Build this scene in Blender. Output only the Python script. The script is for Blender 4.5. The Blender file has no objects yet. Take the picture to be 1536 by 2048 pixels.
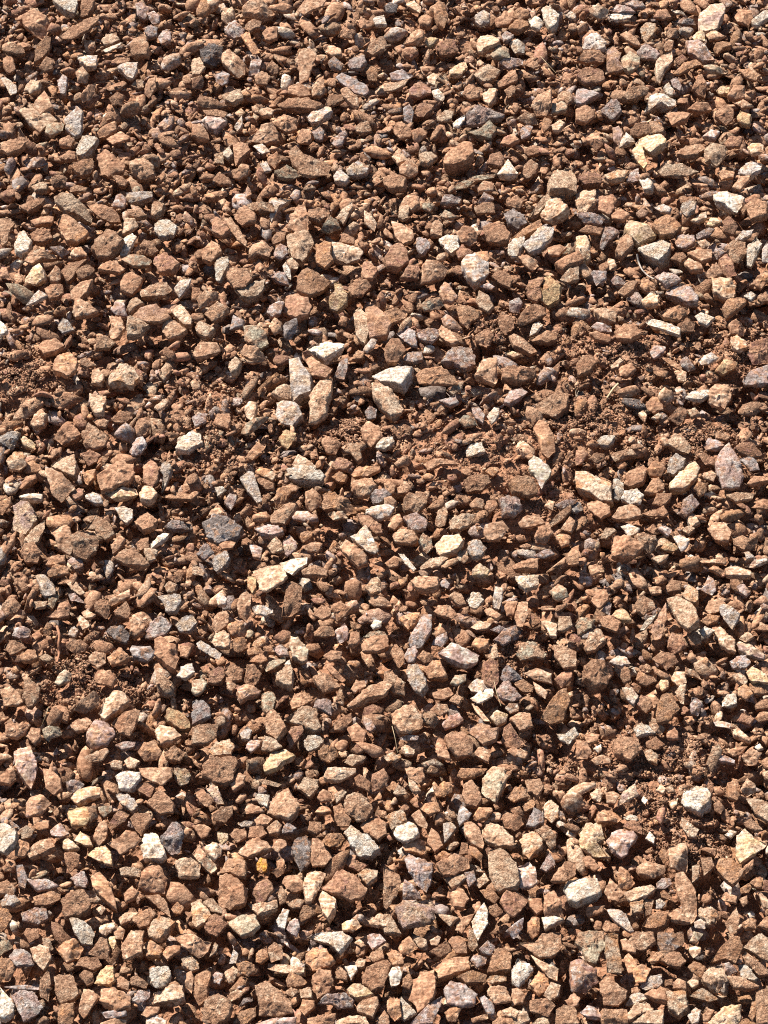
import bpy, math, random
import numpy as np
from mathutils import Vector, noise

random.seed(7)
rng = np.random.default_rng(7)
C = bpy.context.scene.collection
R = math.radians
# ------------------------------------------------------------ camera
CAM_H, PITCH, VF = 1.6, R(50), R(26)
CAM = np.array([0.0, -CAM_H / math.tan(PITCH), CAM_H])
cd = bpy.data.cameras.new("camera")
cam = bpy.data.objects.new("camera", cd)
C.objects.link(cam)
cam.location = CAM
cam.rotation_euler = (math.pi / 2 - PITCH, 0, 0)
cd.sensor_fit = 'VERTICAL'
cd.angle_y = VF
cd.clip_start = 0.05
cd.clip_end = 2000
bpy.context.scene.camera = cam
FWD = np.array([0, math.cos(PITCH), -math.sin(PITCH)])
UPV = np.array([0, math.sin(PITCH), math.cos(PITCH)])
RGT = np.array([1.0, 0, 0])
W, H = 1536.0, 2048.0
TV = math.tan(VF / 2)
TH = TV * W / H

def ray(px, py):
    d = FWD + RGT * ((px / W * 2 - 1) * TH) + UPV * ((1 - py / H * 2) * TV)
    return d / np.linalg.norm(d)

def project(P):
    v = P - CAM
    z = v @ FWD
    return ((v @ RGT) / z / TH + 1) / 2 * W, (1 - (v @ UPV) / z / TV) / 2 * H

# ------------------------------------------------------------ sun and sky
SUN_EL, SUN_AZ = R(44), R(38)          # the sun stands behind the gravel, to the upper left
sd = bpy.data.lights.new("sun", 'SUN')
sd.energy = 5.0
sd.angle = R(0.5)
sd.color = (1.0, 0.95, 0.88)
sun = bpy.data.objects.new("sun", sd)
C.objects.link(sun)
sdir = Vector((-math.sin(SUN_AZ) * math.cos(SUN_EL), math.cos(SUN_AZ) * math.cos(SUN_EL), math.sin(SUN_EL)))
sun.rotation_euler = sdir.to_track_quat('Z', 'Y').to_euler()
sun.location = sdir * 20
w = bpy.data.worlds.new("World")
bpy.context.scene.world = w
w.use_nodes = True
nt = w.node_tree
sky = nt.nodes.new('ShaderNodeTexSky')
sky.sky_type = 'NISHITA'
sky.sun_disc = False
sky.sun_elevation = SUN_EL
sky.sun_rotation = -SUN_AZ
bg = nt.nodes['Background']
bg.inputs['Strength'].default_value = 0.055
nt.links.new(sky.outputs[0], bg.inputs[0])
vs = bpy.context.scene.view_settings
vs.view_transform = 'Standard'
vs.look = 'None'
vs.gamma = 1
vs.exposure = 1.22
cy = bpy.context.scene.cycles
cy.use_denoising = False
cy.filter_width = 1.1

# ------------------------------------------------------------ materials
def rock_material(name, soilish=False):
    m = bpy.data.materials.new(name)
    m.use_nodes = True
    t = m.node_tree
    N, L = t.nodes, t.links
    b = N['Principled BSDF']
    b.inputs['Specular IOR Level'].default_value = 0.25
    tc = N.new('ShaderNodeTexCoord')
    geo = N.new('ShaderNodeNewGeometry')
    def noise_(scale, detail=3, rough=.6):
        n = N.new('ShaderNodeTexNoise')
        n.inputs['Scale'].default_value = scale
        n.inputs['Detail'].default_value = detail
        n.inputs['Roughness'].default_value = rough
        L.new(geo.outputs['Position'], n.inputs['Vector'])
        return n
    def ramp(src, a, b_, va=(0, 0, 0, 1), vb=(1, 1, 1, 1)):
        r = N.new('ShaderNodeValToRGB')
        r.color_ramp.elements[0].position = a
        r.color_ramp.elements[1].position = b_
        r.color_ramp.elements[0].color = va
        r.color_ramp.elements[1].color = vb
        L.new(src, r.inputs[0])
        return r
    def mix(kind, fac, a, b_):
        x = N.new('ShaderNodeMix')
        x.data_type = 'RGBA'
        x.blend_type = kind
        for sock, v in ((x.inputs[0], fac), (x.inputs[6], a), (x.inputs[7], b_)):
            if isinstance(v, (float, int)):
                sock.default_value = v
            elif isinstance(v, tuple):
                sock.default_value = v
            else:
                L.new(v, sock)
        return x.outputs[2]
    at = N.new('ShaderNodeAttribute')
    at.attribute_name = 'tint'
    # caked red brown soil in patches; alpha of the tint says how much of it a stone carries
    big = noise_(170, 4, .62)
    add = N.new('ShaderNodeMath'); add.operation = 'ADD'
    L.new(big.outputs['Fac'], add.inputs[0]); L.new(at.outputs['Alpha'], add.inputs[1])
    dust = ramp(add.outputs[0], 0.98, 1.19, (.10, .10, .10, 1), (.76, .76, .76, 1))
    soilc = noise_(60, 3, .6)
    soilr = ramp(soilc.outputs['Fac'], .35, .65, (0.28, 0.141, 0.077, 1), (0.405, 0.242, 0.147, 1))
    c = mix('MIX', dust.outputs[0], at.outputs['Color'], soilr.outputs[0])
    # mineral grain: dark pits and pale crystals
    g = noise_(900, 3, .7)
    grain = ramp(g.outputs['Fac'], 0.32, 0.68, (0.5, 0.44, 0.41, 1), (1.38, 1.4, 1.4, 1))
    ag = N.new('ShaderNodeAttribute'); ag.attribute_name = 'grain'
    c = mix('MULTIPLY', ag.outputs['Fac'], c, grain.outputs[0])
    g2 = noise_(330, 4, .7)
    gr2 = ramp(g2.outputs['Fac'], 0.36, 0.64, (0.5, 0.4, 0.33, 1), (1.5, 1.55, 1.58, 1))
    # some stones are streaked along their grain
    mp = N.new('ShaderNodeMapping'); mp.inputs['Scale'].default_value = (90, 520, 340); mp.inputs['Rotation'].default_value = (.4, .3, .7)
    L.new(geo.outputs['Position'], mp.inputs['Vector'])
    sn = N.new('ShaderNodeTexNoise'); sn.inputs['Scale'].default_value = 1; sn.inputs['Detail'].default_value = 3
    L.new(mp.outputs[0], sn.inputs['Vector'])
    sr = ramp(sn.outputs['Fac'], .36, .64, (0.6, 0.52, 0.46, 1), (1.3, 1.32, 1.34, 1))
    inv = N.new('ShaderNodeMath'); inv.operation = 'SUBTRACT'; inv.inputs[0].default_value = 1.0; inv.use_clamp = True
    L.new(ag.outputs['Fac'], inv.inputs[1])
    c = mix('MULTIPLY', inv.outputs[0], c, sr.outputs[0])
    c = mix('MULTIPLY', 0.85, c, gr2.outputs[0])
    L.new(c, b.inputs['Base Color'])
    ro = ramp(g2.outputs['Fac'], 0.2, 0.8, (0.7, 0.7, 0.7, 1), (0.98, 0.98, 0.98, 1))
    L.new(ro.outputs[0], b.inputs['Roughness'])
    bn = noise_(620, 5, .75)
    bp = N.new('ShaderNodeBump')
    L.new(ag.outputs['Fac'], bp.inputs['Strength'])
    bp.inputs['Distance'].default_value = 0.0042
    bn2 = noise_(230, 4, .7)
    ma = N.new('ShaderNodeMath'); ma.operation = 'MULTIPLY_ADD'
    L.new(bn2.outputs['Fac'], ma.inputs[0]); ma.inputs[1].default_value = 1.5
    L.new(bn.outputs['Fac'], ma.inputs[2])
    L.new(ma.outputs[0], bp.inputs['Height'])
    L.new(bp.outputs[0], b.inputs['Normal'])
    return m

ROCK = rock_material("gravel_stone")

def soil_material():
    m = bpy.data.materials.new("red_brown_soil")
    m.use_nodes = True
    t = m.node_tree
    N, L = t.nodes, t.links
    b = N['Principled BSDF']
    b.inputs['Roughness'].default_value = 0.97
    b.inputs['Specular IOR Level'].default_value = 0.1
    geo = N.new('ShaderNodeNewGeometry')
    n1 = N.new('ShaderNodeTexNoise'); n1.inputs['Scale'].default_value = 240; n1.inputs['Detail'].default_value = 6
    n2 = N.new('ShaderNodeTexVoronoi'); n2.inputs['Scale'].default_value = 70
    L.new(geo.outputs['Position'], n1.inputs['Vector']); L.new(geo.outputs['Position'], n2.inputs['Vector'])
    r = N.new('ShaderNodeValToRGB')
    r.color_ramp.elements[0].position = .3; r.color_ramp.elements[0].color = (0.20, 0.095, 0.052, 1)
    r.color_ramp.elements[1].position = .7; r.color_ramp.elements[1].color = (0.40, 0.21, 0.125, 1)
    L.new(n1.outputs['Fac'], r.inputs[0]); L.new(r.outputs[0], b.inputs['Base Color'])
    ad = N.new('ShaderNodeMath'); ad.operation = 'ADD'
    L.new(n1.outputs['Fac'], ad.inputs[0]); L.new(n2.outputs['Distance'], ad.inputs[1])
    bp = N.new('ShaderNodeBump'); bp.inputs['Distance'].default_value = 0.006; bp.inputs['Strength'].default_value = 1
    L.new(ad.outputs[0], bp.inputs['Height']); L.new(bp.outputs[0], b.inputs['Normal'])
    return m

SOIL = soil_material()

def plain_material(name, col, rough=.85):
    m = bpy.data.materials.new(name)
    m.use_nodes = True
    N, L = m.node_tree.nodes, m.node_tree.links
    b = N['Principled BSDF']
    n = N.new('ShaderNodeTexNoise'); n.inputs['Scale'].default_value = 400
    g = N.new('ShaderNodeNewGeometry'); L.new(g.outputs['Position'], n.inputs['Vector'])
    r = N.new('ShaderNodeValToRGB')
    r.color_ramp.elements[0].position = .3; r.color_ramp.elements[0].color = tuple(c * .55 for c in col) + (1,)
    r.color_ramp.elements[1].position = .7; r.color_ramp.elements[1].color = tuple(col) + (1,)
    L.new(n.outputs['Fac'], r.inputs[0]); L.new(r.outputs[0], b.inputs['Base Color'])
    b.inputs['Roughness'].default_value = rough
    return m

PAL = {'W': (0.56, 0.51, 0.43), 'L': (0.42, 0.375, 0.335), 'G': (0.30, 0.27, 0.255), 'D': (0.15, 0.125, 0.112),
       'C': (0.51, 0.38, 0.265), 'T': (0.37, 0.226, 0.138), 'B': (0.285, 0.153, 0.090), 'R': (0.27, 0.135, 0.10),
       'O': (0.45, 0.235, 0.115), 'Y': (0.50, 0.36, 0.20), 'N': (0.62, 0.30, 0.05), 'P': (0.34, 0.235, 0.20), 'V': (0.35, 0.31, 0.225)}
# second colour and amount of caked soil that each sort of stone carries
SEC = {'W': ('C', .40), 'L': ('C', .45), 'G': ('P', .50), 'D': ('G', .46), 'C': ('T', .45), 'T': ('C', .54),
       'B': ('T', .56), 'R': ('B', .56), 'O': ('T', .52), 'Y': ('C', .46), 'N': ('O', .2), 'P': ('L', .50), 'V': ('T', .50)}

def tints(code):
    a = code[0]
    b = code[1] if len(code) > 1 else SEC[a][0]
    d = SEC[a][1]
    k = random.uniform(.86, 1.14)
    h = random.uniform(-.035, .035)
    ca = [max(.03, v * k * (1 + s * h)) for v, s in zip(PAL[a], (1, 0, -1))]
    cb = [max(.03, v * k) for v in PAL[b]]
    return np.array(ca), np.array(cb), d + random.uniform(-.14, .12)

def n3(x, y, z):
    return noise.noise(Vector((x, y, z)))

def level(x, y):
    "gentle swells of the gravel surface"
    return 0.004 * math.sin(x * 9 + 1.3) * math.cos(y * 7 + .4) + 0.003 * math.sin(x * 4 - y * 13)

def make_mesh(name, V, F, tint, mat):
    me = bpy.data.meshes.new(name)
    me.vertices.add(len(V))
    me.vertices.foreach_set('co', np.asarray(V, dtype=np.float32).ravel())
    F = np.asarray(F, dtype=np.int32)
    if F.ndim == 2:
        n, k = F.shape
        me.loops.add(n * k)
        me.loops.foreach_set('vertex_index', F.ravel())
        me.polygons.add(n)
        me.polygons.foreach_set('loop_start', np.arange(0, n * k, k, dtype=np.int32))
    me.update(calc_edges=True)
    ca = me.color_attributes.new('tint', 'FLOAT_COLOR', 'POINT')
    tint = np.asarray(tint, dtype=np.float32)
    ca.data.foreach_set('color', tint[:, :4].ravel())
    if tint.shape[1] > 4:
        ga = me.attributes.new('grain', 'FLOAT', 'POINT')
        ga.data.foreach_set('value', tint[:, 4].ravel())
    me.materials.append(mat)
    me.validate()
    return me

# ------------------------------------------------------------ ground
SOILZ = -0.032
# patches where crumbly soil fills the gaps, in the photograph's pixels: x, y, rx, ry
PATCH = [(60, 745, 110, 60), (420, 850, 80, 130), (960, 890, 260, 110), (1240, 690, 170, 70), (1400, 870, 130, 60),
         (1010, 640, 110, 40), (1100, 1010, 150, 60), (190, 1370, 110, 60), (1290, 1500, 220, 70), (1330, 1600, 200, 90),
         (700, 860, 90, 40), (1040, 1300, 70, 50), (170, 1330, 60, 60), (1480, 700, 80, 60), (1180, 830, 120, 70), (1380, 1700, 60, 60)]

def patch_at(px, py):
    "0..1: how much loose soil there is here"
    s = 0
    for x, y, rx, ry in PATCH:
        s = max(s, 1 - ((px - x) / rx) ** 2 - ((py - y) / ry) ** 2)
    return max(0.0, min(1.0, s * 1.6))

def unproject(px, py, z=0.0):
    d = ray(px, py)
    for _ in range(3):
        k = (z - CAM[2]) / d[2]
        P = CAM + d * k
    return P

X0, X1, Y0, Y1, CELL = -0.66, 0.66, -0.74, 0.98, 0.001
NX, NY = int((X1 - X0) / CELL), int((Y1 - Y0) / CELL)
gx = X0 + (np.arange(NX) + .5) * CELL
gy = Y0 + (np.arange(NY) + .5) * CELL
GX, GY = np.meshgrid(gx, gy)
LV = 0.004 * np.sin(GX * 9 + 1.3) * np.cos(GY * 7 + .4) + 0.003 * np.sin(GX * 4 - GY * 13)
P3 = np.stack([GX, GY, LV], -1)
PXg, PYg = project(P3)
SG = np.zeros_like(GX)
for x, y, rx, ry in PATCH:
    SG = np.maximum(SG, 1 - ((PXg - x) / rx) ** 2 - ((PYg - y) / ry) ** 2)
wob = np.sin(GX * 55 + 3 * np.sin(GY * 41)) * np.cos(GY * 63 + 2 * np.sin(GX * 37)) + .6 * np.sin(GX * 140 + GY * 90) * np.cos(GY * 160 - GX * 60)
SG = np.clip(SG * 1.5 + (wob * .35 - .1) * (SG > -.6) , 0, 1)
HM = (SOILZ + LV + SG * 0.024).astype(np.float64)

def soil_ground():
    # one sheet: fine under the gravel (raised where soil fills the gaps), then out to the horizon
    st = 2
    xs = list(gx[::st]); ys = list(gy[::st])
    ext = [1.2, 2.5, 6, 20, 80, 400, 1500]
    ax = [-e for e in reversed(ext)] + xs + ext
    ay = [-e for e in reversed(ext)] + ys + ext
    V = np.zeros((len(ay), len(ax), 3))
    for j, y in enumerate(ay):
        for i, x in enumerate(ax):
            ii, jj = i - len(ext), j - len(ext)
            if 0 <= ii < len(xs) and 0 <= jj < len(ys):
                s = SG[jj * st, ii * st]
                z = HM[jj * st, ii * st] + 0.0026 * n3(x * 80, y * 80, 0) + 0.0022 * n3(x * 210, y * 210, 3) * (0.5 + s) + .0012 * n3(x * 420, y * 420, 5)
            else:
                z = SOILZ
            V[j, i] = (x, y, z)
    nx = len(ax)
    idx = np.arange(len(ay) * nx).reshape(len(ay), nx)
    F = np.stack([idx[:-1, :-1], idx[:-1, 1:], idx[1:, 1:], idx[1:, :-1]], -1).reshape(-1, 4)
    me = make_mesh('ground', V.reshape(-1, 3), F, np.ones((V.size // 3, 4)) * .3, SOIL)
    me.polygons.foreach_set('use_smooth', [True] * len(me.polygons))
    o = bpy.data.objects.new('ground', me)
    o['kind'] = 'structure'
    C.objects.link(o)

soil_ground()

# ------------------------------------------------------------ shapes of loose rocks for the gravel mass
def ico(sub):
    import bmesh
    bm = bmesh.new()
    bmesh.ops.create_icosphere(bm, subdivisions=sub, radius=1)
    V = np.array([v.co[:] for v in bm.verts])
    F = np.array([[v.index for v in f.verts] for f in bm.faces])
    bm.free()
    return V, F

def rock_shape(D, seed, rough=.05, planes=11):
    r = np.random.default_rng(seed)
    rough = rough * r.uniform(.35, 1.35)
    n = r.normal(size=(planes, 3))
    n /= np.linalg.norm(n, axis=1)[:, None]
    dd = r.uniform(.42, .92, planes)
    q = np.maximum(D @ n.T, 1e-3)
    rad = np.minimum((dd / q).min(1), 1.25)
    out = D * rad[:, None]
    for k, (f, a) in enumerate(((2.2, rough), (5, rough * .6), (11, rough * .35))):
        nn = np.array([n3(*(v * f + seed * 3.1 + k * 17)) for v in D])
        out = out * (1 + a * nn)[:, None]
    mixv = np.array([n3(*(v * 1.4 + seed * 7.7)) + .5 * n3(*(v * 4 + seed)) for v in D])
    return out, np.clip(mixv * 1.3 + .35, 0, 1)

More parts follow.
